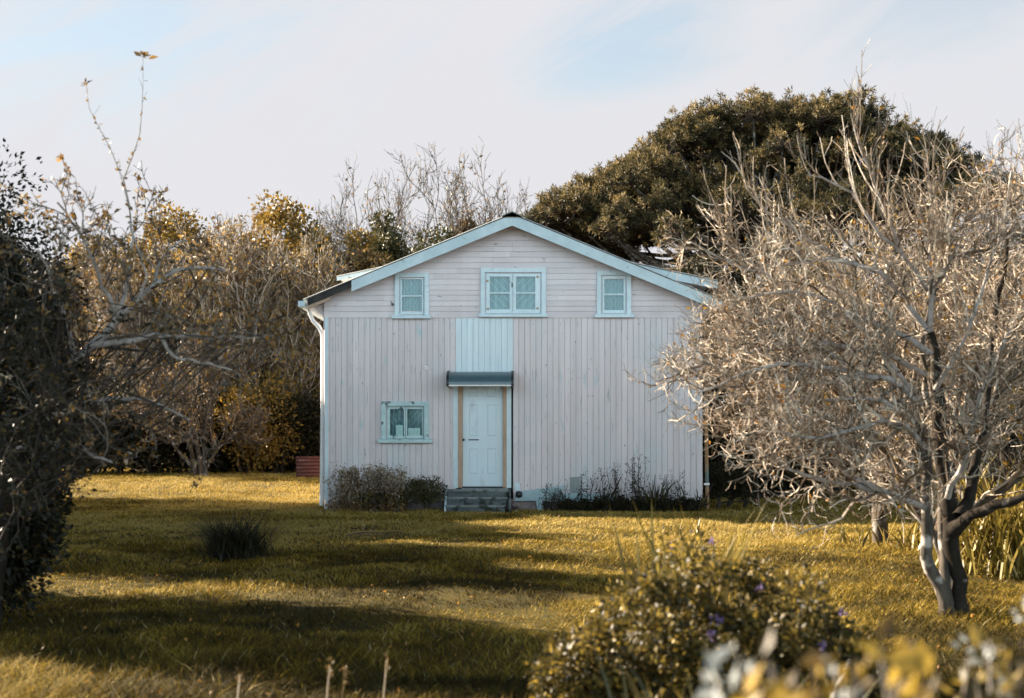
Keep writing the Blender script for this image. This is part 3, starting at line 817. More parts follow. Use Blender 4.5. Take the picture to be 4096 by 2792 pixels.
for a, b, c in ((1612, 1616, 1640), (1629, 1634, 1640)):
    MB().box(hx(a), hx(b), YF + .012, YF + .03, hz(1672), hz(c)).build('window_stay', M['black'], w)
o = MB().box(hx(1583), hx(1612), YF + .022, YF + .05, hz(1742), hz(1700)).build('box', M['white'], None, P(1598, 1742, YF + .03))
tag(o, 'white box standing inside the left pane of the ground floor window', 'box')
o = MB().box(hx(1632), hx(1680), YF + .022, YF + .05, hz(1742), hz(1712)).build('box', M['white'], None, P(1655, 1742, YF + .03))
tag(o, 'wide white box inside the right pane of the ground floor window', 'box')

# door, posts, trim, letter slot, knob
dx0, dx1, dz0, dz1 = hx(1850), hx(2012), hz(1948), hz(1528)
mb = MB().box(dx0 + .004, dx1 - .004, YF + .02, YF + .05, dz0 + .012, dz1)
W_ = dx1 - dx0; H_ = dz1 - dz0


def raised(mb, x0, x1, z0, z1, y, b=.028, h=.010):
    A = [(x0, y, z0), (x1, y, z0), (x1, y, z1), (x0, y, z1)]
    g = [(x0 + b * .5, y - h, z0 + b * .5), (x1 - b * .5, y - h, z0 + b * .5), (x1 - b * .5, y - h, z1 - b * .5), (x0 + b * .5, y - h, z1 - b * .5)]
    i = [(x0 + b, y - h * .3, z0 + b), (x1 - b, y - h * .3, z0 + b), (x1 - b, y - h * .3, z1 - b), (x0 + b, y - h * .3, z1 - b)]
    mb.add(A + g + i, [(0, 1, 5, 4), (1, 2, 6, 5), (2, 3, 7, 6), (3, 0, 4, 7), (4, 5, 9, 8), (5, 6, 10, 9), (6, 7, 11, 10), (7, 4, 8, 11), (8, 9, 10, 11)])


for c in (.17, .62):
    xa, xb = dx0 + W_ * c, dx0 + W_ * (c + .225)
    raised(mb, xa, xb, hz(1742), hz(1616), YF + .02)
    raised(mb, xa, xb, hz(1896), hz(1792), YF + .02)
    raised(mb, xa, xb, hz(1588), hz(1552), YF + .02)
door = mb.build('door', M['door'], house)
door['label'] = 'white six panel door'
mb = MB(); q = P(1854.5, 1759, YF - .03); mb.tubes([q + [0, .05, 0], q + [0, .01, 0], q + [0, -.005, 0], q + [0, -.03, 0], q + [0, -.035, 0]], [[.022, .012, .02, .024, .008]], 10)
mb.build('knob', M['black'], door, smooth=True)
MB().box(hx(1874), hx(1916), YF + .012, YF + .0195, hz(1761.5), hz(1757)).build('letter_slot', M['black'], door)
MB().box(hx(1832), dx0, YF - .045, YF + .05, hz(1950), hz(1540)).build('door_post', M['rawwood'], house)
MB().box(dx1, hx(2026), YF - .045, YF + .05, hz(1950), hz(1540)).build('door_post', M['rawwood'], house)
MB().box(hx(1813), hx(1832) - .002, YF - .038, YF - .0, hz(1952), hz(1530)).build('door_trim', M['blue'], house)
MB().box(hx(2026) + .002, hx(2045), YF - .034, YF - .0, hz(1952), hz(1530)).build('door_trim', M['blue'], house)
MB().box(hx(1832), hx(2026), YF - .04, YF + .05, dz1 + .002, dz1 + .08).build('door_head', M['blue'], house)
MB().box(hx(1832), hx(2026), YF - .03, YF + .05, hz(1952) - .01, dz0 + .01).build('threshold', M['black'], house)

# awning over the door
ax0, ax1 = hx(1795, 27.85), hx(2045, 27.85)
zt_, zb_ = hz(1487), hz(1538, 27.85); yb_, yf_ = YF - .022, YF - .56
th = np.linspace(0, math.pi / 2, 15)
prof = [(yb_ - (yb_ - yf_) * math.sin(a) ** 1.0, zb_ + (zt_ - zb_) * math.cos(a) ** .8) for a in th]


def arc_sheet(mb, xa, xb, pr, t=.006):
    n = len(pr); V = [(xa, y, z) for y, z in pr] + [(xb, y, z) for y, z in pr] + [(xa, y + t * .6, z - t) for y, z in pr] + [(xb, y + t * .6, z - t) for y, z in pr]
    i = np.arange(n - 1)
    F = np.concatenate([np.stack([i, n + i, n + i + 1, i + 1], 1), np.stack([2 * n + i, 2 * n + i + 1, 3 * n + i + 1, 3 * n + i], 1), np.stack([i, i + 1, 2 * n + i + 1, 2 * n + i], 1), np.stack([n + i, 3 * n + i, 3 * n + i + 1, n + i + 1], 1), [[n - 1, 2 * n - 1, 4 * n - 1, 3 * n - 1]]])
    mb.add(V, F)


M['canopy'] = solid_mat('smoked_awning_sheet', (.045, .085, .10), (.06, .11, .125), 3, rough=.28, spec=.6)
mb = MB(); arc_sheet(mb, ax0, ax1, prof); aw = mb.build('awning', M['canopy'], house, smooth=False)
for xa, xb in ((ax0 - .05, ax0), (ax1, ax1 + .05)):
    mb = MB(); pr = [(y - .008, z + .014) for y, z in prof]; arc_sheet(mb, xa, xb, pr, .035)
    mb.box(xa, xb, yf_, yb_, zb_ - .035, zb_ - .012); mb.box(xa, xb, yb_ - .02, yb_ + .002, zb_ - .03, zt_ + .02)
    mb.build('awning_bracket', M['black'], aw)
MB().box(ax0 + .002, ax1 - .002, yf_ - .014, yf_ + .012, zb_ - .03, zb_ - .006).build('awning_trim', M['white'], aw)

# small fixings on the front wall
mb = MB(); q = P(1703, 1472, YF - .03); mb.tubes([q + [0, .016, 0], q + [0, -.01, 0], q + [0, -.012, 0]], [[.045, .04, .018]], 10); mb.build('pipe_flange', M['white'], house)
MB().box(hx(2280), hx(2319), YF - .035, YF - .0165, hz(1972), hz(1908)).build('vent_board', M['greyvent'], house)
MB().box(hx(2059), hx(2080), YF - .03, YF - .0165, hz(1962), hz(1931)).build('patch_board', M['blue'], house)
mb = MB(); q = P(1570, 1217, YF - .03); mb.box(q[0] - .02, q[0] + .02, YF - .06, YF - .02, q[2] - .02, q[2] + .02); mb.tubes([q, q + [-.03, -.05, .06]], [[.008, .006]], 5)
mb.build('wire_bracket', M['black'], house)

# steps at the door
st = thing('steps', P(1915, 2040, YF - .4), 'three dark weathered timber steps below the white door', 'steps')
sx0, sx1 = hx(1794), hx(2036)
for k, (zt, zb2) in enumerate(((hz(1956), .285), (.285, .14), (.14, 0.0))):
    yf = YF - .34 - .25 * k
    MB().box(sx0 - .012 * k, sx1 - .03 * k, yf - .035, YF - .07 if k == 0 else yf + .25, zt - .034, zt).build('tread', M['treadedge'], st)
    MB().box(sx0 + .01 - .01 * k, sx1 - .02 - .03 * k, yf, yf + .03, zb2 - .0, zt - .036).build('riser', M['concrete'], st)
MB().box(sx0 - .04, sx1 - .1, YF - .885, YF - .842, -.06, .012).build('base_board', M['rawwood'], st)
A = [(sx0 - .045, YF - .05, .0), (sx0 - .045, YF - .86, .0), (sx0 - .045, YF - .80, .12), (sx0 - .045, YF - .05, .50)]
MB().hexa(A, [(p[0] + .03, p[1], p[2]) for p in A]).build('stringer', M['blue'], st)
A = [(sx1 + .0, YF - .05, .0), (sx1 + .0, YF - .7, .0), (sx1 + .0, YF - .62, .3), (sx1 + .0, YF - .05, .45)]
MB().hexa(A, [(p[0] + .04, p[1], p[2]) for p in A]).build('stringer', M['concrete'], st)

# loose boards and stones along the wall right of the steps
def plank(pts, y0, y1, label, mat='plank'):
    A = [(hx(a), y0, hz(b)) for a, b in pts]; B = [(x, y1, z) for x, y, z in A]
    o = MB().hexa(A, B).build('plank', M[mat], None, ((A[0][0] + A[1][0]) / 2, y0, min(p[2] for p in A))); return tag(o, label, 'plank')


plank([(2057, 2004), (2230, 2000), (2258, 1941), (2068, 1966)], YF - .075, YF - .045, 'wide pale blue board tilted against the wall beside the steps')
plank([(2236, 2006), (2455, 2000), (2455, 1978), (2240, 1970)], YF - .10, YF - .078, 'long low blue board lying along the plinth under the grey vent')
plank([(2156, 2064), (2178, 2062), (2168, 2000), (2142, 2001)], YF - .16, YF - .135, 'short upright blue board leaning below the tilted board')
plank([(2395, 2008), (2790, 2009), (2790, 2003), (2395, 2001)], YF - .06, YF - .035, 'thin dark rail running along the foot of the wall', 'black')


def rock(px, py, d, r, label, mat='stone', sq=(1, 1, .7), name='stone'):
    c = P(px, py, d); bm_n = 10; V = []; F = []
    for i in range(6):
        for j in range(bm_n):
            a = j * 2 * math.pi / bm_n; e = math.pi * (i + .5) / 6
            rr = r * (1 + .12 * RNG.normal())
            V.append(c + rr * np.array([math.sin(e) * math.cos(a) * sq[0], math.sin(e) * math.sin(a) * sq[1], math.cos(e) * sq[2]]))
    for i in range(5):
        for j in range(bm_n):
            F.append((i * bm_n + j, (i + 1) * bm_n + j, (i + 1) * bm_n + (j + 1) % bm_n, i * bm_n + (j + 1) % bm_n))
    mb = MB().add(V, F); mb.F.append((np.array([list(range(bm_n))]), 0)); mb.F.append((np.array([[5 * bm_n + j for j in range(bm_n)][::-1]]), 0))
    return tag(mb.build(name, M[mat], None, c, smooth=True), label, 'stone')


rock(2066, 2058, YF - .55, .10, 'rounded pale grey stone on the ground right of the steps')
rock(2076, 1978, YF - .1, .07, 'black lump put in for the dark hole in the wall by the steps', 'black', (1, .5, .9), 'brick')  # black solid added where the wall has a dark hole
rock(2062, 2022, YF - .2, .09, 'reddish brick behind the pale stone by the steps', 'plinth', (1, .5, .7), 'brick')


# corrugated iron sheets and the shed
def corrugated(name, px0, px1, pyt, pyb, d, nrow, label, mat):
    a, b = P(px0, pyt, d), P(px1, pyb, d); x0, x1, z0, z1 = a[0], b[0], b[2], a[2]
    zs = np.linspace(z0, z1, nrow * 6 + 1); w = .018 * np.sin(np.arange(len(zs)) * math.pi / 3); n = len(zs)
    V = [(x, d + o_ + q, z) for x, o_ in ((x0, 0), (x1, 0), (x0, .006), (x1, .006)) for z, q in zip(zs, w)]
    i = np.arange(n - 1)
    F = np.concatenate([np.stack([i, n + i, n + i + 1, i + 1], 1), np.stack([2 * n + i, 2 * n + i + 1, 3 * n + i + 1, 3 * n + i], 1), np.stack([i, i + 1, 2 * n + i + 1, 2 * n + i], 1), np.stack([n + i, 3 * n + i, 3 * n + i + 1, n + i + 1], 1), [[n - 1, 2 * n - 1, 4 * n - 1, 3 * n - 1]]])
    return tag(MB().add(V, F).build(name, M[mat], None, ((x0 + x1) / 2, d, z0), smooth=True), label, 'iron sheet')


corrugated('iron_sheet', 1185, 1330, 1826, 1926, 40.5, 7, 'rust red corrugated iron sheet standing behind the left corner of the house', 'rustsheet')
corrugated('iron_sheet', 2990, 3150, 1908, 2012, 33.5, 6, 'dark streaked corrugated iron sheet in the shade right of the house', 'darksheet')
sh = thing('shed', (7.0, 37, 0), 'dark shed with a sloping iron roof in the shade behind the house', 'shed')
mb = MB()
for k in range(24):
    mb.box(5.2 + .15 * k + .004, 5.35 + .15 * k - .004, 37.0, 37.03, 0, 2.3, 0, RNG.random())
mb.box(5.2, 5.23, 37.03, 39.5, 0, 2.3).box(8.77, 8.8, 37.03, 39.5, 0, 2.3).box(5.2, 8.8, 39.47, 39.5, 0, 2.3)
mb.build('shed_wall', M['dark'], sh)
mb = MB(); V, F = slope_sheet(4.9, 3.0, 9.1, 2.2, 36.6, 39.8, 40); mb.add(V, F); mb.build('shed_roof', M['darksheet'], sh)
#@PART3
# ------------------------------------------------------------------ the big bare apple tree on the right
def limb(pts, d0, d1, r0, r1, k=12):
    n = len(pts); dd = np.linspace(d0, d1, n)
    q = spline([P(a, b, d) for (a, b), d in zip(pts, dd)], k)
    q[1:-1] += RNG.normal(size=(k - 2, 3)) * min(r0, .04) * .35
    return q, np.linspace(r0, r1, k)


def apple_right():
    base = P(3800, 2482, 12.0); base[2] = float(gz(base[0], base[1]))
    r = thing('apple_tree', base, 'large bare lichen-covered apple tree with a forked trunk on the right of the lawn', 'tree')
    stems = [limb([(3795, 2530), (3785, 2470), (3765, 2380), (3738, 2290), (3715, 2200), (3705, 2080), (3710, 1960), (3700, 1850), (3665, 1700), (3600, 1600)], 11.95, 11.8, .060, .032, 16),
             limb([(3825, 2530), (3832, 2440), (3845, 2350), (3838, 2280), (3806, 2200), (3803, 2080), (3790, 2000), (3775, 1900), (3765, 1750), (3740, 1550), (3720, 1330)], 12.0, 12.3, .082, .036, 18),
             limb([(3790, 2420), (3772, 2320), (3778, 2230), (3767, 2100), (3765, 2020), (3770, 1940), (3745, 1800), (3705, 1600), (3690, 1400), (3740, 1150)], 11.98, 12.6, .042, .020, 16),
             limb([(3815, 2120), (3862, 2075), (3920, 2045), (4000, 2015), (4090, 1985), (4250, 1900)], 12.05, 11.4, .052, .022, 10),
             limb([(3835, 2070), (3872, 1980), (3905, 1850), (3935, 1700), (3965, 1450), (3990, 1200), (4030, 930)], 12.05, 12.9, .05, .014, 14)]
    for k, (q, ra) in enumerate(stems):
        ra = ra.copy(); ra[0] *= 1.35; ra[1] *= 1.1
        MB().tubes(q, ra * (1 + .1 * RNG.normal(size=len(ra))), 10, 0).build('trunk' if k == 1 else 'stem', M['greybark' if k in (0, 2) else 'darkbark'], r, smooth=True)  # greyer bark on left stems, darker on the rest: trunk shade put into colour
    LB = [([(3702, 2030), (3640, 1998), (3550, 1975), (3450, 1950), (3350, 1922), (3250, 1910), (3160, 1888), (3110, 1840), (3075, 1780)], 11.9, 10.9, .036, .010),
          ([(3560, 1975), (3480, 1945), (3380, 1885), (3300, 1800), (3230, 1720), (3180, 1640), (3150, 1550), (3120, 1440)], 11.6, 11.4, .030, .010),
          ([(3700, 1790), (3600, 1680), (3500, 1690), (3350, 1735), (3230, 1752), (3120, 1728)], 11.8, 10.8, .034, .010),
          ([(3680, 1620), (3580, 1520), (3450, 1500), (3300, 1470), (3150, 1440), (3000, 1480), (2900, 1530), (2790, 1570)], 11.8, 11.0, .036, .009),
          ([(3725, 1420), (3560, 1310), (3400, 1260), (3200, 1250), (3000, 1290), (2900, 1340), (2800, 1380)], 12.2, 12.6, .036, .009),
          ([(3720, 1330), (3550, 1110), (3350, 1025), (3200, 1050), (3050, 1085), (2900, 1055), (2830, 1005), (2760, 965)], 12.3, 12.9, .036, .008),
          ([(3700, 1500), (3560, 1420), (3380, 1380), (3200, 1370), (3050, 1400), (2900, 1440), (2790, 1470)], 12.2, 11.6, .032, .009),
          ([(3740, 1200), (3640, 1050), (3530, 950), (3420, 770), (3330, 725), (3230, 700)], 12.5, 12.2, .028, .008),
          ([(3720, 1330), (3722, 1050), (3730, 900), (3715, 700), (3706, 640)], 12.3, 12.0, .032, .004),
          ([(3728, 1000), (3850, 900), (3950, 870), (4060, 800), (4180, 700)], 12.3, 12.1, .026, .008),
          ([(3620, 1040), (3520, 800), (3450, 620), (3410, 480)], 12.4, 12.6, .024, .007),
          ([(3965, 1450), (4050, 1300), (4160, 1150)], 12.6, 13, .026, .01),
          ([(3720, 1180), (3800, 1035), (3950, 965), (4120, 930)], 12.4, 11.6, .034, .01),
          ([(3790, 1990), (3870, 1800), (3920, 1600), (4000, 1400)], 12.0, 11.2, .034, .01),
          ([(3350, 1025), (3180, 920), (3050, 840), (2980, 740)], 12.6, 12.3, .022, .007),
          ([(3240, 1250), (3100, 1130), (2960, 1010), (2900, 900)], 12.5, 12.8, .022, .007),
          ([(3660, 1690), (3540, 1600), (3400, 1590), (3260, 1610), (3120, 1580), (2980, 1600), (2860, 1640)], 11.7, 11.9, .026, .008),
          ([(3640, 1560), (3480, 1340), (3300, 1180), (3120, 1160), (2960, 1190), (2900, 1240), (2810, 1290)], 12.0, 11.9, .030, .008),
         ([(3600, 1530), (3420, 1660), (3260, 1690), (3080, 1660), (2990, 1690), (2920, 1740)], 11.8, 12.2, .024, .007),
         ([(3450, 1500), (3300, 1400), (3120, 1330), (2950, 1400), (2880, 1460), (2810, 1520)], 11.6, 12.4, .022, .007),
         ([(3740, 1560), (3850, 1380), (3930, 1150), (3990, 950), (4040, 720)], 12.1, 11.6, .028, .004)]
    B = MB(); q = []; ra = []
    for p, d0, d1, r0, r1 in LB:
        a, b = limb(p, d0, d1, r0, r1, 12); q.append(a); ra.append(b * .85)
    q = np.array(q); ra = np.array(ra)
    B.tubes(q, ra, 7, 0)
    B.build('limbs', M['lichenbark'], r, smooth=True)
    C = MB()
    left = np.array([-.12, 0, -.03])
    sparse = [7, 8, 10, 14, 15, 20]; dense = [i for i in range(len(q)) if i not in sparse]
    a1, b1 = grow(q[dense], ra[dense], 19, .10, 1, .9, .66, 8, .26, .12, .68, .0085, bias=left, shape=.35, aj=.4)
    z1, y1 = grow(q[sparse], ra[sparse], 13, .15, 1, .7, .75, 7, .12, .35, .5, .0060, shape=.35, aj=.3); z2, y2 = grow(z1, y1, 4, .1, 1, .6, .25, 5, .2, .2, .6, .0040)
    a2, b2 = grow(a1, b1, 8, .1, 1, .75, .33, 6, .3, .12, .62, .0046, bias=left * .5, shape=.35, aj=.35)
    a3, b3 = grow(a2, b2, 4, .1, 1, .7, .16, 4, .3, .10, .7, .0032, shape=.3, aj=.4)
    # straight upright water shoots from the top limbs
    top = [7, 8, 9, 10, 12, 20]
    s1, c1 = grow(q[top], ra[top], 6, .25, 1, 1.0, .65, 7, .12, .5, .22, .0024, shape=.2)
    s2, c2 = grow(s1, c1, 4, .2, .9, .6, .30, 4, .12, .35, .7, .0022)
    t = lambda n: np.clip(RNG.normal(.5, .3, n), 0, 1)
    for (a, b), sd in (((a1, b1), 4), ((a2, b2), 3), ((a3, b3), 3), ((z1, y1), 4), ((z2, y2), 3), ((s1, c1), 3), ((s2, c2), 3)):
        C.tubes(a, b, sd, 0, t(len(a)))
    C.leaves(along(a3, 260), .05, 1)
    C.leaves(along(s2, 40), .05, 1)
    # twigs of the trunk itself
    tq = np.array([spline(x, 12) for x, _ in stems[:3]]); tr = np.array([np.linspace(.03, .02, 12)] * 3)
    k1, g1 = grow(tq, tr, 16, .35, 1, 1.1, .45, 6, .2, .2, .4, .005)
    k2, g2 = grow(k1, g1, 6, .1, 1, .7, .2, 4, .25, .15, .6, .0036)
    C.tubes(k1, g1, 4, 0, t(len(k1))); C.tubes(k2, g2, 3, 0, t(len(k2)))
    C.build('crown', [M['twig'], M['orangeleaf']], r)


apple_right()


def lichen_thicket(name, base, h, label, seed, leafn=900, rad=None, nl=12, spread=.6, group='lichen-grey trees crowding the right edge'):
    r = thing(name, base, label, 'tree', group)
    T, C = bare_tree_meshes(h, nl, 11, 8, 5, spread, .10, (.55, .26, .13, .065), rad or .02 * h, leafn, 1, .075, .4, .0055, .22, .15)
    T.build('trunk', M['bark'], r, world=False, smooth=True); C.build('crown', [M['twig'], M['goldleaf']], r, world=False)
    return r


lichen_thicket('bare_tree', (4.45, 14.6, 0), 4.4, 'dense grey twiggy tree behind the apple trunk at the right edge', 1, 700)
lichen_thicket('bare_tree', (5.6, 17.0, 0), 5.2, 'taller twiggy tree with a few gold leaves at the far right edge', 2, 1600)
lichen_thicket('bare_tree', (5.2, 20.0, 0), 5.4, 'brown-leaved thicket tree seen through the right apple branches', 3, 2600)
lichen_thicket('bare_tree', (7.6, 20.5, 0), 5.6, 'twiggy tree half outside the right edge behind the strap leaves', 4, 2200)

# dark hedge in the shade right of the house and beyond
def hedge(name, x0, x1, y, h, w, label, n, leaf='hedgeleaf', size=.14, per=420, cat='hedge', lr=.75, group=None, slope=0.0):
    r = thing(name, ((x0 + x1) / 2, y, 0), label, cat, group)
    cx = RNG.uniform(x0, x1, n); cy = y + RNG.uniform(-w, w, n) * .5; cz = RNG.uniform(.25, 1, n) ** .8 * (h - lr * .5) * (1 + slope * (cx - x0) / (x1 - x0)) * RNG.uniform(.8, 1.12, n)
    C = MB(); lobed_foliage(C, np.stack([cx, cy, cz], 1), lr * RNG.uniform(.7, 1.25, n), per, size, 0, flat=.85)
    C.build('foliage', M[leaf], r)
    T = MB(); k = max(4, int((x1 - x0) * 1.5)); bx = np.linspace(x0, x1, k) + RNG.normal(size=k) * .15
    a = np.zeros((k, 5, 3)); a[:, :, 0] = bx[:, None]; a[:, :, 1] = y + RNG.normal(size=(k, 1)) * .2; a[:, :, 2] = np.linspace(-.1, h * .8, 5)[None]
    a[:, 1:, :2] += np.cumsum(RNG.normal(size=(k, 4, 2)) * .12, 1)
    b = np.broadcast_to(np.linspace(.06, .02, 5), (k, 5)).copy(); T.tubes(a, b, 5, 0)
    l, lb = grow(a, b, 8, .2, 1, .8, .8, 5, .2, .1, .5, .008); T.tubes(l, lb, 3, 0)
    T.build('stems', M['darktwig'], r)
    return r


hedge('hedge', 4.6, 8.6, 33.6, 2.6, 2.2, 'dark shaded hedge right beside the back corner of the house', 70, per=420)
hedge('hedge', 7.6, 13.5, 31.5, 3.4, 2.4, 'dark tall hedge behind the low limb of the right apple tree', 110, per=420)
hedge('hedge', 4.6, 14.0, 43.5, 7.2, 2.6, 'high dark hedge standing under the pine', 130, per=420)
hedge('hedge', 12.0, 22.0, 36.0, 5.0, 3.0, 'brown leafy hedge at the far right behind the twiggy trees', 130, 'brownleaf', per=420)

# ------------------------------------------------------------------ pine
def pine():
    D = 52.0
    base = (P(3080, 1700, D)[0], D, 0.05)
    r = thing('pine_tree', base, 'huge dome-shaped pine with golden sunlit needle tufts behind the house', 'tree')
    X = lambda px: (px - 2048) * D / FPX; Z = lambda py: CH + (HY - py) * D / FPX
    outl = [(2180, 800), (2260, 770), (2340, 700), (2460, 640), (2560, 560), (2640, 500), (2780, 430), (2900, 400), (3050, 372), (3180, 385), (3300, 372), (3410, 385), (3440, 470), (3530, 470), (3620, 540), (3720, 590), (3790, 640), (3800, 760)]
    ox = np.array([X(a) for a, _ in outl]); oz = np.array([Z(b) for _, b in outl])
    n = 350; cs = []; rs = []
    while len(cs) < n:
        x = RNG.uniform(ox[0], ox[-1]); top = np.interp(x, ox, oz)
        bot = np.interp(x, [X(2180), X(2500), X(2750), X(3100), X(3500), X(3800)], [Z(980), Z(1080), Z(1120), Z(1020), Z(960), Z(900)])
        rr = RNG.uniform(.5, .95)
        y = RNG.normal() * 2.6
        f = 1 - min(1, (abs(y) / 6.5)) ** 2
        zt = bot + (top - bot) * math.sqrt(max(f, .05)) - rr * .75 - .12
        z = zt - (zt - bot) * RNG.random() ** 1.7 * .85
        if z < bot: continue
        cs.append((x, D + y, z)); rs.append(rr)
    cs = np.array(cs); rs = np.array(rs)
    # each lobe: a handful of upward twigs, each tipped with a tuft of needles
    C = MB(); per = 38
    d = RNG.normal(size=(n * per, 3)); d[:, 2] = np.abs(d[:, 2]) * .9 - .25; d = unit(d)
    p = np.repeat(cs, per, 0) + d * np.repeat(rs, per)[:, None] * RNG.uniform(.55, 1.1, (n * per, 1))
    k = 30; pn = np.repeat(p, k, 0); dn = np.repeat(d, k, 0); dn = dn + np.array([0, 0, .55]); t = np.clip(np.repeat(RNG.normal(.42, .2, len(p)) + .25 * d[:, 2] - .12 * d[:, 0] * 0, k) + RNG.normal(0, .18, len(pn)), 0, 1)  # upward tufts tinted golden, sunlight put into the needle colour
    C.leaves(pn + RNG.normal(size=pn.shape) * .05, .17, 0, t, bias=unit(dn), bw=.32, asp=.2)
    nt_ = len(cs); tw = np.zeros((len(p), 3, 3)); tw[:, 0] = np.repeat(cs, per, 0); tw[:, 2] = p; tw[:, 1] = (tw[:, 0] + tw[:, 2]) / 2 + [0, 0, -.06]
    C.tubes(tw, np.broadcast_to(np.array([.03, .02, .01]), (len(p), 3)), 3, 1)
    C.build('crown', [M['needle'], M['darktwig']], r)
    T = MB(); b = np.array(base)
    tp = spline([b + [0, 0, -.2], b + [.1, 0, 2.5], b + [-.1, .2, 5], b + [.2, 0, 8], b + [.3, 0, 11]], 10); T.tubes(tp, np.linspace(.5, .15, 10), 10, 0)
    sel = RNG.choice(n, 110, replace=False); L = np.zeros((110, 6, 3))
    for i, s in enumerate(sel):
        st_ = tp[RNG.integers(3, 8)]; e = cs[s]; q = np.linspace(0, 1, 6)[:, None]
        L[i] = st_ * (1 - q) + e * q; L[i, :, 2] -= np.sin(q[:, 0] * math.pi) * .35; L[i, 1:-1] += RNG.normal(size=(4, 3)) * .1
    T.tubes(L, np.broadcast_to(np.linspace(.13, .04, 6), (110, 6)), 5, 0)
    T.build('trunk', M['bark'], r, smooth=True)


pine()

# ------------------------------------------------------------------ trees left of the house
BG = 'lichen-grey trees crowding behind the left lawn'
protos = []
for i in range(3):
    o = thing('bare_tree', (0, 0, 0), 'x', 'tree', BG)
    T, C = bare_tree_meshes(7.2, 13, 12, 8, 4, .5, .20, (.62, .30, .14, .06), .11, 7000, 1, .13, .45, .011, .15, .12, ang=(.5, .6, .7))
    T.build('trunk', M['lichenbark'], o, world=False, smooth=True); C.build('crown', [M['twig'], M['brownleaf' if i < 1 else 'goldleaf']], o, world=False)
    protos.append(o)
gold = leafy_tree('golden_tree', (0, 0, 0), 7.2, (1.5, 1.4, 2.6), 'x', 'tree', 'goldleaf', 'browntwig', 70, .55, 300, .13, BG, .13, .62)
protos.append(gold)
tops = [tree_top(o) for o in protos]
PLACE = [  # px of the trunk, py of the top, distance, proto, label
    (560, 985, 46.5, 0, 'upright grey tree just right of the tall thin apple shoot'),
    (640, 930, 47.5, 2, 'gold-flecked twiggy tree left of the roundest golden crown'),
    (715, 845, 49, 3, 'golden leafy tree left of the gap in the tree line'),
    (800, 880, 46, 1, 'grey twiggy tree on the left rim of the sky gap'),
    (880, 985, 50, 0, 'short grey tree in the bottom of the sky gap'),
    (965, 885, 46, 1, 'tall grey upright tree on the right rim of the sky gap'),
    (1055, 890, 45.5, 0, 'grey twiggy tree right of the sky gap, before the golden top'),
    (1150, 805, 49.5, 3, 'golden-topped tree nearest the left roof edge'),
    (1215, 915, 45.5, 2, 'gold-flecked grey tree close to the left eave'),
    (1310, 915, 46.5, 1, 'grey-brown tree directly behind the left eave'),
    (470, 975, 50, 1, 'grey tree seen through the left apple branches'),
    (380, 960, 52, 3, 'golden tree seen behind the thin apple shoot'),
    (290, 1010, 51, 0, 'grey tree behind the dark evergreen edge'),
    (180, 1060, 52, 2, 'gold-flecked tree half hidden by the dark evergreen'),
]
used = set()
for px, py, d, k, lab in PLACE:
    x = (px - 2048) * d / FPX; top = CH + (HY - py) * d / FPX; z = float(gz(x, d))
    hs = (top - z) / tops[k]; rz = RNG.random() * 6.28
    if k not in used:
        used.add(k); o = protos[k]; o.location = (x, d, z); o.rotation_euler = (0, 0, rz); o.scale = (max(hs, .9), max(hs, .9), hs); o['label'] = lab
    else: copy_thing(protos[k], (x, d, z), rz, (max(hs, .9) * RNG.uniform(.9, 1.1), hs), lab)

hedge('shrub', -14.5, -10.2, 43.2, 2.9, 2.0, 'dark shrubs below the grey trees at the far left of the lawn', 70, 'hedgeleaf', .12, 330, 'shrub')  # this and the next: dark leaf colour carries the shade under the canopy
hedge('shrub', -10.4, -8.6, 43.6, 2.7, 1.6, 'dark shrub with pale twigs behind the small multi-stem tree', 36, 'hedgeleaf', .12, 330, 'shrub')
hedge('shrub', -8.4, -6.8, 43.0, 3.0, 1.6, 'golden shrub between the small tree and the rusty iron sheet', 30, 'goldleaf', .12, 260, 'shrub')
hedge('shrub', -7.4, -5.0, 43.8, 2.6, 1.8, 'dark brown shrub behind the rusty iron sheet', 40, 'hedgeleaf', .13, 330, 'shrub')
hedge('hedge', -16, -5.0, 44.6, 2.5, 1.6, 'low dark undergrowth beneath the trees at the back of the lawn', 110, 'hedgeleaf', .14, 330)
hedge('hedge', -24, -3.0, 55, 5.0, 2.6, 'long dark hedge far behind the grey trees on the left', 240, 'hedgeleaf', .2, 300, lr=1.0)
hedge('hedge', -3.5, 7.5, 56, 7.2, 2.6, 'brown hedge behind the roof of the house', 150, 'brownleaf', .17, 330, lr=.9)

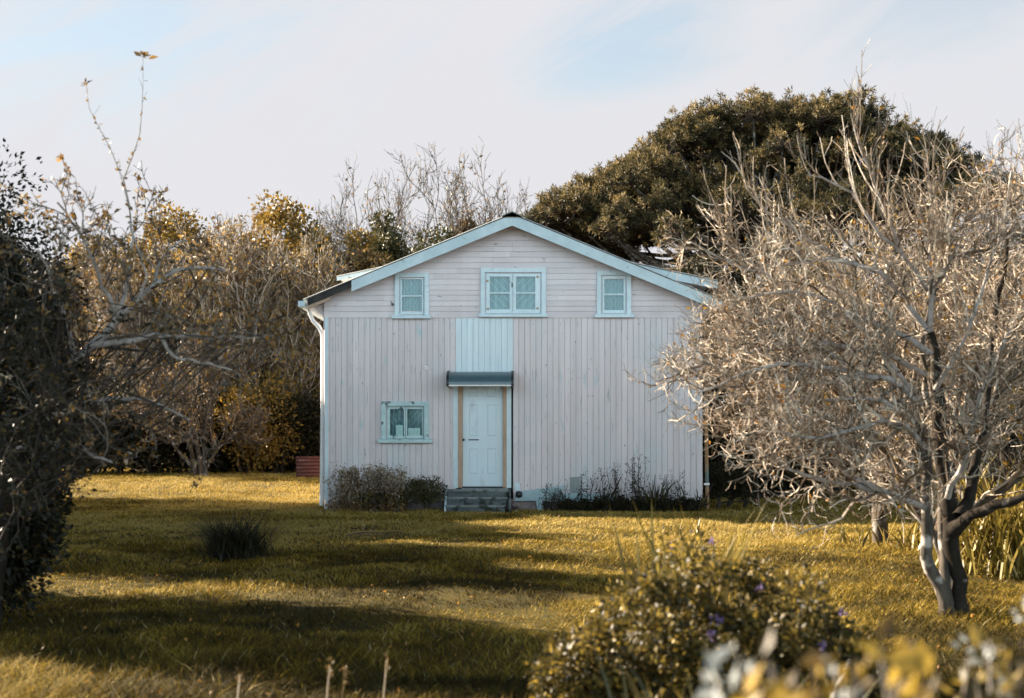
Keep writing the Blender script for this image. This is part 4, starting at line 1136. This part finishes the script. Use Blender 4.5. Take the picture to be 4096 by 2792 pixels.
def bare_small():
    b = P(800, 1908, 41.5); b[2] = float(gz(b[0], b[1]))
    r = thing('small_tree', b, 'small multi-stem bare tree with arching grey stems at the back of the left lawn', 'tree')
    st = [limb([(800, 1912), (795, 1800), (770, 1690), (735, 1610), (680, 1560), (620, 1540)], 41.5, 40.6, .13, .05),
          limb([(820, 1912), (815, 1800), (830, 1700), (870, 1560), (900, 1430)], 41.5, 42, .11, .04),
          limb([(785, 1912), (760, 1780), (700, 1700), (640, 1670), (560, 1660), (460, 1665)], 41.4, 40.4, .09, .035),
          limb([(806, 1912), (790, 1790), (780, 1650), (800, 1500), (790, 1380)], 41.6, 42, .1, .04),
          limb([(812, 1912), (850, 1820), (930, 1740), (1010, 1700)], 41.5, 41, .07, .025),
          limb([(795, 1912), (740, 1830), (690, 1780), (600, 1600), (560, 1480)], 41.5, 41, .08, .03)]
    q = np.array([a for a, _ in st]); ra = np.array([b_ for _, b_ in st])
    MB().tubes(q, ra * .75, 7, 0).build('trunk', M['greybark'], r, smooth=True)
    a1, b1 = grow(q, ra, 14, .3, 1, .8, 1.3, 6, .2, .12, .5, .016); a2, b2 = grow(a1, b1, 9, .1, 1, .7, .6, 5, .25, .1, .6, .011); a3, b3 = grow(a2, b2, 4, .1, 1, .7, .3, 4, .25, .1, .7, .009)
    C = MB().tubes(a1, b1, 4, 0).tubes(a2, b2, 3, 0).tubes(a3, b3, 3, 0)
    C.leaves(along(a3, 2600), .10, 1); C.build('crown', [M['browntwig'], M['brownleaf']], r)


bare_small()

# bare trees and ivy against the sky behind the roof
SK = 'slender bare trees against the sky behind the roof'
sp = []
for i in range(2):
    o = thing('slender_tree', (0, 0, 0), 'x', 'tree', SK)
    T, C = bare_tree_meshes(9.6, 8, 6, 6, 3, .38, .16, (.55, .26, .12, .06), .11, 500, 1, .13, .6, .014, .16, .3, leaf_levels=(3, 4))
    T.build('trunk', M['browntwig'], o, world=False, smooth=True); C.build('crown', [M['browntwig'], M['brownleaf']], o, world=False)
    sp.append(o)
stops_ = [tree_top(o) for o in sp]
used = set()
for px, py, d, k, s, lab in [(1330, 760, 54, 1, .75, 'slender bare tree leftmost against the sky behind the roof'), (1390, 660, 55, 0, 1, 'forked bare tree above the golden shrub left of the roof'),
                             (1560, 640, 57, 1, .85, 'thin bare tree rising behind the ivy-covered stump'), (1665, 640, 56, 0, .8, 'bare tree with a dark ivy stem left of the ridge'),
                             (1790, 600, 54, 1, .95, 'tallest bare tree left of the roof ridge'), (1880, 610, 55, 0, 1.1, 'wide-spreading bare tree just left of the ridge'),
                             (1990, 700, 57, 1, 1, 'bare tree directly behind the ridge'), (2100, 745, 58, 0, .8, 'low bare tree between the ridge and the pine')]:
    x = (px - 2048) * d / FPX; z = float(gz(x, d)); hs = (CH + (HY - py) * d / FPX - z) / stops_[k]; rz = RNG.random() * 6.28
    if k not in used: used.add(k); o = sp[k]; o.location = (x, d, z); o.rotation_euler = (0, 0, rz); o.scale = (s, s, hs); o['label'] = lab
    else: copy_thing(sp[k], (x, d, z), rz, (s, hs), lab)


def at_tree(px, pyt, d, w, label, leaf, name='shrub', n=40, lr=.5, per=300, size=.13, cat='shrub'):
    x = (px - 2048) * d / FPX; top = CH + (HY - pyt) * d / FPX; z = float(gz(x, d))
    return leafy_tree(name, (x, d, z), top - z, (w, w, (top - z) * .36), label, cat, leaf, 'browntwig', n, lr, per, size, None, .12, .62)


at_tree(1545, 815, 49, .85, 'dark ivy-covered trunk among the bare trees left of the roof', 'ivyleaf', 'ivy_tree', 50, .5, 330, .14, 'tree')
at_tree(1440, 905, 47.5, 1.0, 'golden shrub behind the left roof slope', 'goldleaf', 'golden_shrub', 45)
at_tree(1500, 960, 46.5, .8, 'brown shrub between the golden shrub and the roof edge', 'brownleaf', 'brown_shrub', 40)
at_tree(1690, 905, 50, .75, 'dark ivy clump just above the middle of the left roof slope', 'ivyleaf', 'ivy_shrub', 36)
at_tree(1640, 960, 47, .8, 'brown shrub nestled above the left roof slope', 'brownleaf', 'brown_shrub', 36)
at_tree(1780, 905, 52, .7, 'olive shrub below the tallest bare tree', 'ivyleaf', 'ivy_shrub', 30)
at_tree(1890, 855, 54, .9, 'brown shrub close to the roof ridge on its left', 'brownleaf', 'brown_shrub', 36)
at_tree(2180, 810, 55, 1.0, 'brown bush between the roof ridge and the pine', 'brownleaf', 'brown_shrub', 40)
at_tree(1365, 980, 47, .8, 'grey-brown shrub behind the lower left roof slope', 'brownleaf', 'brown_shrub', 36)

# ------------------------------------------------------------------ near left: evergreen, apple tree, offscreen shade trees
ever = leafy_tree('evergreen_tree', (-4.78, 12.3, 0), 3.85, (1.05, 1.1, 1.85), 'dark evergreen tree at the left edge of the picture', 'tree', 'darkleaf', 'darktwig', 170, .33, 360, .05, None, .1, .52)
leafy_tree('evergreen_shrub', (-4.55, 11.8, 0), 1.7, (.65, .7, .8), 'low dark evergreen shrub at the foot of the dark tree on the left', 'shrub', 'darkleaf', 'darktwig', 55, .34, 300, .065, None, .06, .5)


def apple_left():
    d0 = 11.0; KS = 11.0 / 9.4
    limb_ = lambda p, a, c, r0, r1, k=12: limb(p, a * KS, c * KS, r0 * KS, r1 * KS, k)
    b = P(-60, 2520, d0); b[2] = float(gz(b[0], b[1]))
    r = thing('apple_tree', b, 'bare apple tree with long arching branches reaching in from the left edge', 'tree')
    st = [limb_([(-60, 2530), (-40, 2200), (20, 1950), (120, 1700), (250, 1500), (300, 1440)], 9.4, 9.4, .10, .055)]
    LB = [([(250, 1500), (360, 1400), (440, 1310), (520, 1220), (620, 1130), (720, 1085), (830, 1060), (900, 1080)], 9.4, 10.2, .038, .010),
          ([(270, 1480), (400, 1380), (520, 1360), (640, 1345), (740, 1335), (850, 1345), (960, 1360), (1080, 1340)], 9.4, 9.0, .030, .007),
          ([(480, 1260), (560, 1210), (600, 1080), (530, 960), (520, 830), (482, 715), (550, 590), (565, 470), (575, 330), (572, 220)], 9.5, 9.4, .009, .0011),
          ([(440, 1310), (500, 1180), (520, 1050), (530, 930)], 9.5, 9.9, .018, .007),
          ([(480, 1270), (400, 1120), (350, 990), (300, 900), (230, 810)], 9.4, 8.9, .018, .006),
          ([(120, 1700), (280, 1640), (420, 1600), (560, 1590), (680, 1640), (760, 1680)], 9.4, 9.6, .03, .008),
          ([(60, 1800), (180, 1760), (330, 1800), (450, 1850)], 9.3, 8.6, .022, .007),
          ([(300, 1440), (260, 1250), (200, 1100), (150, 1000)], 9.4, 9.0, .022, .007),
          ([(640, 1345), (700, 1430), (800, 1450), (930, 1480)], 9.1, 8.8, .014, .006),
          ([(620, 1130), (640, 1040), (690, 980), (760, 960)], 9.9, 10.3, .014, .005),
          ([(520, 850), (480, 690), (440, 590), (400, 520), (352, 420), (345, 335)], 9.4, 9.2, .0035, .0014)]
    q = []; ra = []
    for p, a, c, r0, r1 in LB:
        u, v = limb_(p, a, c, r0, r1); q.append(u); ra.append(v)
    q = np.array(q); ra = np.array(ra)
    MB().tubes(st[0][0], st[0][1], 9, 0).build('trunk', M['darkbark'], r, smooth=True)
    MB().tubes(q, ra, 6, 0).build('limbs', M['lichenbark'], r, smooth=True)
    big = [0, 1, 3, 4, 5, 6, 7, 8, 9]
    a1, b1 = grow(q[big], ra[big], 7, .15, 1, .9, .62, 6, .2, .05, .5, .006, shape=.3); a2, b2 = grow(a1, b1, 5, .1, 1, .8, .3, 5, .25, .05, .6, .004); a3, b3 = grow(a2, b2, 4, .2, 1, .7, .14, 3, .3, .05, .8, .0035)
    t1, c1 = grow(q[[2, 10]], ra[[2, 10]], 9, .25, .95, .8, .09, 4, .25, .15, .6, .002, shape=.2)
    C = MB()
    for a, c in ((a1, b1), (a2, b2), (a3, b3), (t1, c1)): C.tubes(a, c, 3, 0)
    C.leaves(along(a3, 260), .05, 1); C.leaves(along(a2, 260), .05, 2); C.leaves(along(a3, 1500), .05, 3)
    # dead brown leaves hanging on the low inner twigs, shade put into their colour
    n = 90; px_ = -90 + 400 * RNG.random(n) ** 1.5; py_ = 1050 + (1200 - .9 * np.maximum(px_, 0)) * RNG.random(n) ** .8; dd = RNG.uniform(9.6, 11.4, n)
    e = np.stack([P(a, b_, c) for a, b_, c in zip(px_, py_, dd)]); s0 = along(q[[0, 1, 5, 6, 7]], n); w = np.linspace(0, 1, 6)[None, :, None]
    hang = s0[:, None] * (1 - w) + e[:, None] * w; hang[:, 1:-1] += RNG.normal(size=(n, 4, 3)) * .05
    C.tubes(hang, np.broadcast_to(np.linspace(.008, .003, 6), (n, 6)), 3, 5)
    h2, k2 = grow(hang, np.full((n, 6), .006), 6, .5, 1, .9, .28, 4, .25, 0, .7, .003); C.tubes(h2, k2, 3, 5)
    C.leaves(along(h2, 4600) + RNG.normal(size=(4600, 3)) * .02, .042, 4)
    tip = P(572, 222, 9.4 * KS); tp2 = P(345, 337, 9.2 * KS)
    C.leaves(tip + RNG.normal(size=(9, 3)) * [.02, .02, .008] , .075, 3, bias=np.stack([np.cos(np.arange(9) * .7), np.sin(np.arange(9) * .7), np.full(9, .25)], 1), bw=.75, asp=.5)
    C.leaves(tp2 + RNG.normal(size=(5, 3)) * .01, .06, 3, bias=np.stack([np.cos(np.arange(5) * 1.3), np.sin(np.arange(5) * 1.3), np.full(5, .3)], 1), bw=.75, asp=.4)
    C.leaves(along(q[[2, 10]], 60), .04, 3)
    C.build('crown', [M['browntwig'], M['orangeleaf'], M['dryflower'], M['brownleaf'], M['darkleaf'], M['darktwig']], r)


apple_left()

SHD = 'evergreen trees beyond the left edge that shade the lawn'
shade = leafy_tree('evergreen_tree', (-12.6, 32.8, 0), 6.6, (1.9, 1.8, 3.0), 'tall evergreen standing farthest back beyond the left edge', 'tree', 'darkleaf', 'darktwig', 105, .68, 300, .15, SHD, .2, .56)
for x, y, s, h, lab in [(-13.4, 29.8, 1.0, .97, 'second evergreen from the back beyond the left edge'), (-11.6, 26.9, .8, .92, 'third evergreen from the back beyond the left edge'),
                        (-12.8, 24.2, .85, 1.03, 'middle evergreen beyond the left edge'), (-11.0, 20.9, .78, .98, 'narrow evergreen beside the gap beyond the left edge'),
                        (-9.4, 15.6, .68, .74, 'small evergreen nearest the left apple tree'), (-7.4, 13.7, .5, .86, 'bushy evergreen beside the dark tree at the left edge'), (-5.9, 12.1, 1.0 * .45, .66, 'lowest evergreen close behind the left apple trunk'),
                        (-15.8, 31.6, 1.0, .95, 'far evergreen behind the second one beyond the left edge'), (-15.4, 27.4, .95, 1.0, 'far evergreen behind the third one beyond the left edge')]:
    copy_thing(shade, (x, y, 0), x * 3, (s, h), lab)

# ------------------------------------------------------------------ plants by the house
def stems_plant(name, x0, x1, d, dw, h0, h1, n, label, cat, head='dryflower', stem='darktwig', headn=14, hs=.045, leaf=None, leafn=0, ls=.06, lean=.2, headspan=.3):
    r = thing(name, ((x0 + x1) / 2, d, 0), label, cat)
    bx = RNG.uniform(x0, x1, n); by = d + RNG.uniform(-dw, dw, n); hh = RNG.uniform(h0, h1, n)
    K = 6; a = np.zeros((n, K, 3)); q = np.linspace(0, 1, K)
    ld = RNG.normal(size=(n, 2)) * lean
    a[:, :, 0] = bx[:, None] + ld[:, :1] * hh[:, None] * q ** 1.6; a[:, :, 1] = by[:, None] + ld[:, 1:] * .6 * hh[:, None] * q ** 1.6; a[:, :, 2] = gz(bx, by)[:, None] - .03 + hh[:, None] * q
    b = np.broadcast_to(np.linspace(.006, .0028, K), (n, K))
    S = MB().tubes(a, b, 3, 0); s1, c1 = grow(a, b, 5, .4, 1, .6, .22, 4, .15, .15, .8, .0026); S.tubes(s1, c1, 3, 0)
    S.build('stems', M[stem], r)
    C = MB()
    e = s1[:, -1]; p = np.repeat(np.concatenate([e, a[:, -1]]), headn, 0); p = p + RNG.normal(size=p.shape) * hs * .7
    if headn: C.leaves(p, hs, 0)
    if leafn:
        p = along(a[:, :4], leafn) + RNG.normal(size=(leafn, 3)) * .07; C.leaves(p, ls, 1 if headn else 0)
    mats = ([M[head]] if headn else []) + ([M[leaf]] if leafn else [])
    C.build('foliage', mats, r)
    return r


H = lambda px, d: (px - 2048) * d / FPX
stems_plant('dry_shrub', H(1345, 27.8), H(1600, 27.8), 27.75, .28, .4, .88, 120, 'dry shrub with pale seed heads against the wall left of the steps', 'shrub', 'dryflower', 'browntwig', 12, .045, 'brownleaf', 4200, .06, .16)
leafy_tree('green_shrub', (H(1700, 27.8), 27.75, 0), .70, (.42, .3, .34), 'dark green shrub against the wall beside the steps', 'shrub', 'ivyleaf', 'darktwig', 34, .14, 120, .045, None, .02, .5)
leafy_tree('low_shrub', (H(1540, 27.6), 27.6, 0), .42, (.5, .25, .2), 'low dark leafy clump in front of the dry shrub', 'shrub', 'ivyleaf', 'darktwig', 24, .14, 150, .05, None, .02, .5)
wd = [(2215, .35, .55, 9, 'short dark weed beside the tilted blue board'), (2350, .6, .78, 8, 'dark spiky weed under the grey vent board'), (2450, .5, .95, 14, 'thin weeds with round seed heads mid-way along the right wall'),
      (2540, .75, 1.15, 12, 'tallest dark weed against the right half of the wall'), (2700, .4, .75, 12, 'wispy dark weed near the right corner of the wall')]
for px, a, b, n, lab in wd:
    stems_plant('weed', H(px - 38, 28), H(px + 38, 28), 27.95, .12, a, b, n, lab, 'weed', 'hedgeleaf', 'darktwig', 4, .03, 'hedgeleaf', 420, .045, .12)
r = thing('strap_leaf_clump', (H(2625, 27.9), 27.9, 0), 'olive strap-leaved clump against the right half of the wall', 'plant')
MB().blades(np.stack([H(2625, 27.9) + RNG.normal(size=46) * .08, 27.9 + RNG.normal(size=46) * .06, np.zeros(46)], 1), RNG.uniform(.45, .85, 46), .03, .35, .35, 6, 0).build('leaves', M['strap'], r)
hedge('weed_bank', H(2250, 27.9), H(2800, 27.9), 27.9, .26, .35, 'low dark bank of weeds along the foot of the right wall', 60, 'hedgeleaf', .05, 150, 'weeds', lr=.14)
hedge('shrub', H(2850, 29), H(3010, 29), 29.2, .95, .6, 'dark twiggy shrub at the right front corner of the house', 40, 'hedgeleaf', .05, 200, 'shrub', lr=.2)

# dark tuft in the lawn and the fallen twigs beside it
def tuft(name, px, py, n, l0, l1, w, mat, label, spread=.18, lean=.4, droop=.4, seed=0, d=None, cat='grass tuft', part='leaves', base=None):
    d = d or CH * FPX / (py - HY); x = H(px, d)
    z = float(gz(x, d)); r = thing(name, (x, d, z), label, cat)
    p = np.stack([x + RNG.normal(size=n) * spread, d + RNG.normal(size=n) * spread, np.full(n, z - .01)], 1)
    MB().blades(p, RNG.uniform(l0, l1, n), w, lean, droop, 6, 0).build(part, M[mat], r)
    return r


tuft('grass_tuft', 945, 2235, 900, .28, .78, .011, 'darkstrap', 'dark shaggy tuft of long grass alone in the shaded lawn', .15, .38, .45)
r = thing('fallen_branch', (H(1480, 21), 21.0, 0), 'pale fallen twigs lying on the shaded lawn', 'branch')
a = np.array([spline([(H(1390, 21), 20.9, .05), (H(1450, 21), 21.0, .09), (H(1540, 21), 21.3, .06), (H(1610, 21), 21.2, .08)], 8)])
b = np.linspace(.011, .004, 8)[None]; s1, c1 = grow(a, b, 14, .1, 1, .8, .5, 5, .2, -.02, .7, .004); s1[:, :, 2] = np.clip(s1[:, :, 2], .03, .22)
MB().tubes(a, b, 4, 0).tubes(s1, c1, 3, 0).build('twigs', M['browntwig'], r)

# strap leaves at the right edge and between lawn and apple tree
for px, py, n, l0, l1, sp_, lab in [(4000, 2290, 260, .8, 1.75, .28, 'tall yellow strap-leaved clump at the right edge behind the apple trunk'), (4180, 2240, 200, .8, 1.7, .3, 'yellow strap-leaved clump half outside the right edge'),
                                  (3900, 2180, 120, .5, 1.1, .25, 'shorter yellow strap leaves just behind the apple fork'), (3640, 2190, 60, .25, .55, .3, 'short yellow blades standing left of the apple trunk'),
                                  (3480, 2170, 26, .2, .5, .25, 'sparse yellow blades at the edge of the house shadow')]:
    tuft('strap_leaf_clump', px, py, n, l0, l1, .035, 'reed', lab, sp_, .28, .45, cat='plant')
for px, py, l, lab in [(2705, 2140, .35, 'bright blade pair in the lawn before the right wall'), (2790, 2140, .40, 'bright yellow blades sticking up before the right house corner'), (2980, 2170, .35, 'lone dry stalk in the lawn right of the house')]:
    tuft('grass_tuft', px, py, 7, l * .5, l, .03, 'reed', lab, .05, .25, .15)
tuft('grass_tuft', 2172, 2095, 40, .12, .24, .015, 'reed', 'small bright yellow tuft before the leaning blue board', .06, .5, .5)

# ------------------------------------------------------------------ foreground bush and plants
def fore_bush():
    d = 7.0; x = H(2870, d)
    r = thing('flowering_bush', (x, d, 0), 'wide olive leafy bush with a few purple flowers in the foreground', 'bush')
    n = 210; th = RNG.uniform(0, 2 * math.pi, n); q = np.sqrt(RNG.random(n))
    cx = x - .02 + .90 * q * np.cos(th); cy = d + .6 * q * np.sin(th); top = (1.0 + .07 * np.sin(5 * th + 9 * q)) * (1 - .62 * (q * np.abs(np.cos(th))) ** 2) * (1 - .12 * (q * np.sin(th)) ** 2)
    cz = top * RNG.uniform(.25, 1.0, n) - .06
    C = MB(); lobed_foliage(C, np.stack([cx, cy, cz], 1), (.10 * RNG.uniform(.5, 1.7, n)), 180, .036, 0, flat=.9, asp=.6)
    C.build('foliage', M['bushleaf'], r)
    m = 60; a = np.zeros((m, 5, 3)); i = RNG.integers(0, n, m); w = np.linspace(0, 1, 5)[:, None]
    for k in range(m): a[k] = np.array([x + RNG.normal() * .25, d + RNG.normal() * .15, -.02]) * (1 - w) + np.array([cx[i[k]], cy[i[k]], cz[i[k]]]) * w
    MB().tubes(a, np.broadcast_to(np.linspace(.008, .003, 5), (m, 5)), 4, 0).build('stems', M['browntwig'], r)
    for px, py, dd in [(2870, 2452, 6.5), (2850, 2505, 6.5), (3290, 2560, 6.4), (3240, 2340, 6.8), (3370, 2425, 6.6), (2690, 2165, 7.4), (2845, 2140, 7.4), (3030, 2330, 6.8)]:
        f = MB(); c = P(px, py, dd); f.leaves(c + [0, 0, -.03] + RNG.normal(size=(14, 3)) * .010, .020, 0, asp=.7); f.build('flower', M['purple'], r)


fore_bush()
tuft('iris_clump', 2740, 2290, 80, .7, 1.26, .032, 'reed', 'bright yellow iris blades rising behind the flowering bush', .10, .2, .15, d=8.0, cat='plant')
tuft('iris_clump', 2450, 2800, 46, .45, .85, .026, 'strap', 'dark blurred strap leaves before the left side of the flowering bush', .22, .25, .3, d=5.2, cat='plant')
tuft('iris_clump', 2960, 2900, 60, .45, .95, .028, 'strap', 'green strap leaves before the middle of the flowering bush', .28, .22, .25, d=5.0, cat='plant')
tuft('iris_clump', 3300, 2900, 30, .5, .98, .028, 'reed', 'yellowed strap leaves before the right side of the flowering bush', .2, .3, .25, d=5.0, cat='plant')


def near_shrub(name, pts, d, label, leaf, size, n, seed=0, extra=None, stemmat='browntwig'):
    base = P(np.mean([p[0] for p in pts]), 1720, d); base[2] = 0
    r = thing(name, base, label, 'shrub')
    T = MB(); C = MB(); A = []
    for px, py in pts:
        e = P(px, py, d + RNG.uniform(-.25, .35)); w = np.linspace(0, 1, 6)[:, None]
        a = (np.array([base[0] + RNG.normal() * .12, base[1] + RNG.normal() * .1, -.02])) * (1 - w) + e * w; a[1:-1] += RNG.normal(size=(4, 3)) * .015; A.append(a)
    A = np.array(A); b = np.broadcast_to(np.linspace(.009, .003, 6), A.shape[:2]); T.tubes(A, b, 5, 0); T.build('stems', M[stemmat], r)
    k = n // len(A); up = []
    for a in A:
        s = RNG.random(k) ** .6; p = np.stack([np.interp(s, np.linspace(0, 1, 6), a[:, i]) for i in range(3)], 1); up.append(p + RNG.normal(size=p.shape) * .015)
    p = np.concatenate(up); C.leaves(p, size, 0, bias=(0, 0, .5), bw=.3, asp=.5)
    if extra:
        q = np.concatenate([P(a, b_, d + RNG.uniform(-.1, .1)) + RNG.normal(size=(3, 3)) * .010 for a, b_ in extra]); C.leaves(q, size * .62, 1, bias=(0, 0, .6), bw=.35, asp=.6)
    C.build('foliage', [M[leaf], M['whiteleaf']], r)
    return r


near_shrub('yellow_shrub', [(2980, 2690), (3080, 2650), (3180, 2680), (3260, 2640), (3350, 2700), (3430, 2640), (3520, 2590), (3600, 2680), (3710, 2730), (3650, 2560), (3150, 2740), (3400, 2760)], 2.35,
           'blurred yellow-leaved shrub with white leaves closest to the camera', 'yellowleaf', .058, 520, extra=[(2945, 2610), (2960, 2640), (2890, 2730), (2930, 2745), (2870, 2770), (3300, 2700), (3390, 2770)])
near_shrub('silver_shrub', [(3880, 2600), (3960, 2560), (4040, 2640), (4090, 2560), (3900, 2700), (4010, 2740), (4080, 2760), (4150, 2500)], 3.1,
           'dark shrub with silver-white leaves in the bottom right corner', 'bushleaf', .05, 420, extra=[(3840, 2595), (3895, 2650), (3950, 2600), (4000, 2770), (4020, 2740), (4080, 2450), (3930, 2640)])
# dry seed stalks at the bottom
for px, py, l, lab in [(1320, 2660, .62, 'pale dry seed stalk at the bottom just right of the lit corner grass'), (1380, 2680, .55, 'bent dry stalk at the bottom beside the pale seed stalk'), (1548, 2640, .60, 'lone straight dry stalk at the bottom centre'), (960, 2700, .5, 'thin bent seed stalk at the bottom left of centre')]:
    d = 6.6; c = P(px, py, d); r = thing('seed_stalk', (c[0], d, 0), lab, 'grass stalk')
    q = spline([(c[0] - .04, d, 0), (c[0] - .02, d, c[2] * .6), c], 8); MB().tubes(q, np.linspace(.004, .0025, 8), 4, 0).build('stem', M['dryflower'], r)
    MB().leaves(q[-1] + np.stack([RNG.normal(size=26) * .008, RNG.normal(size=26) * .008, RNG.uniform(-.07, .03, 26)], 1), .016, 0, bias=(0, 0, 1), bw=.6, asp=.35).build('seed_head', M['brownleaf'], r)
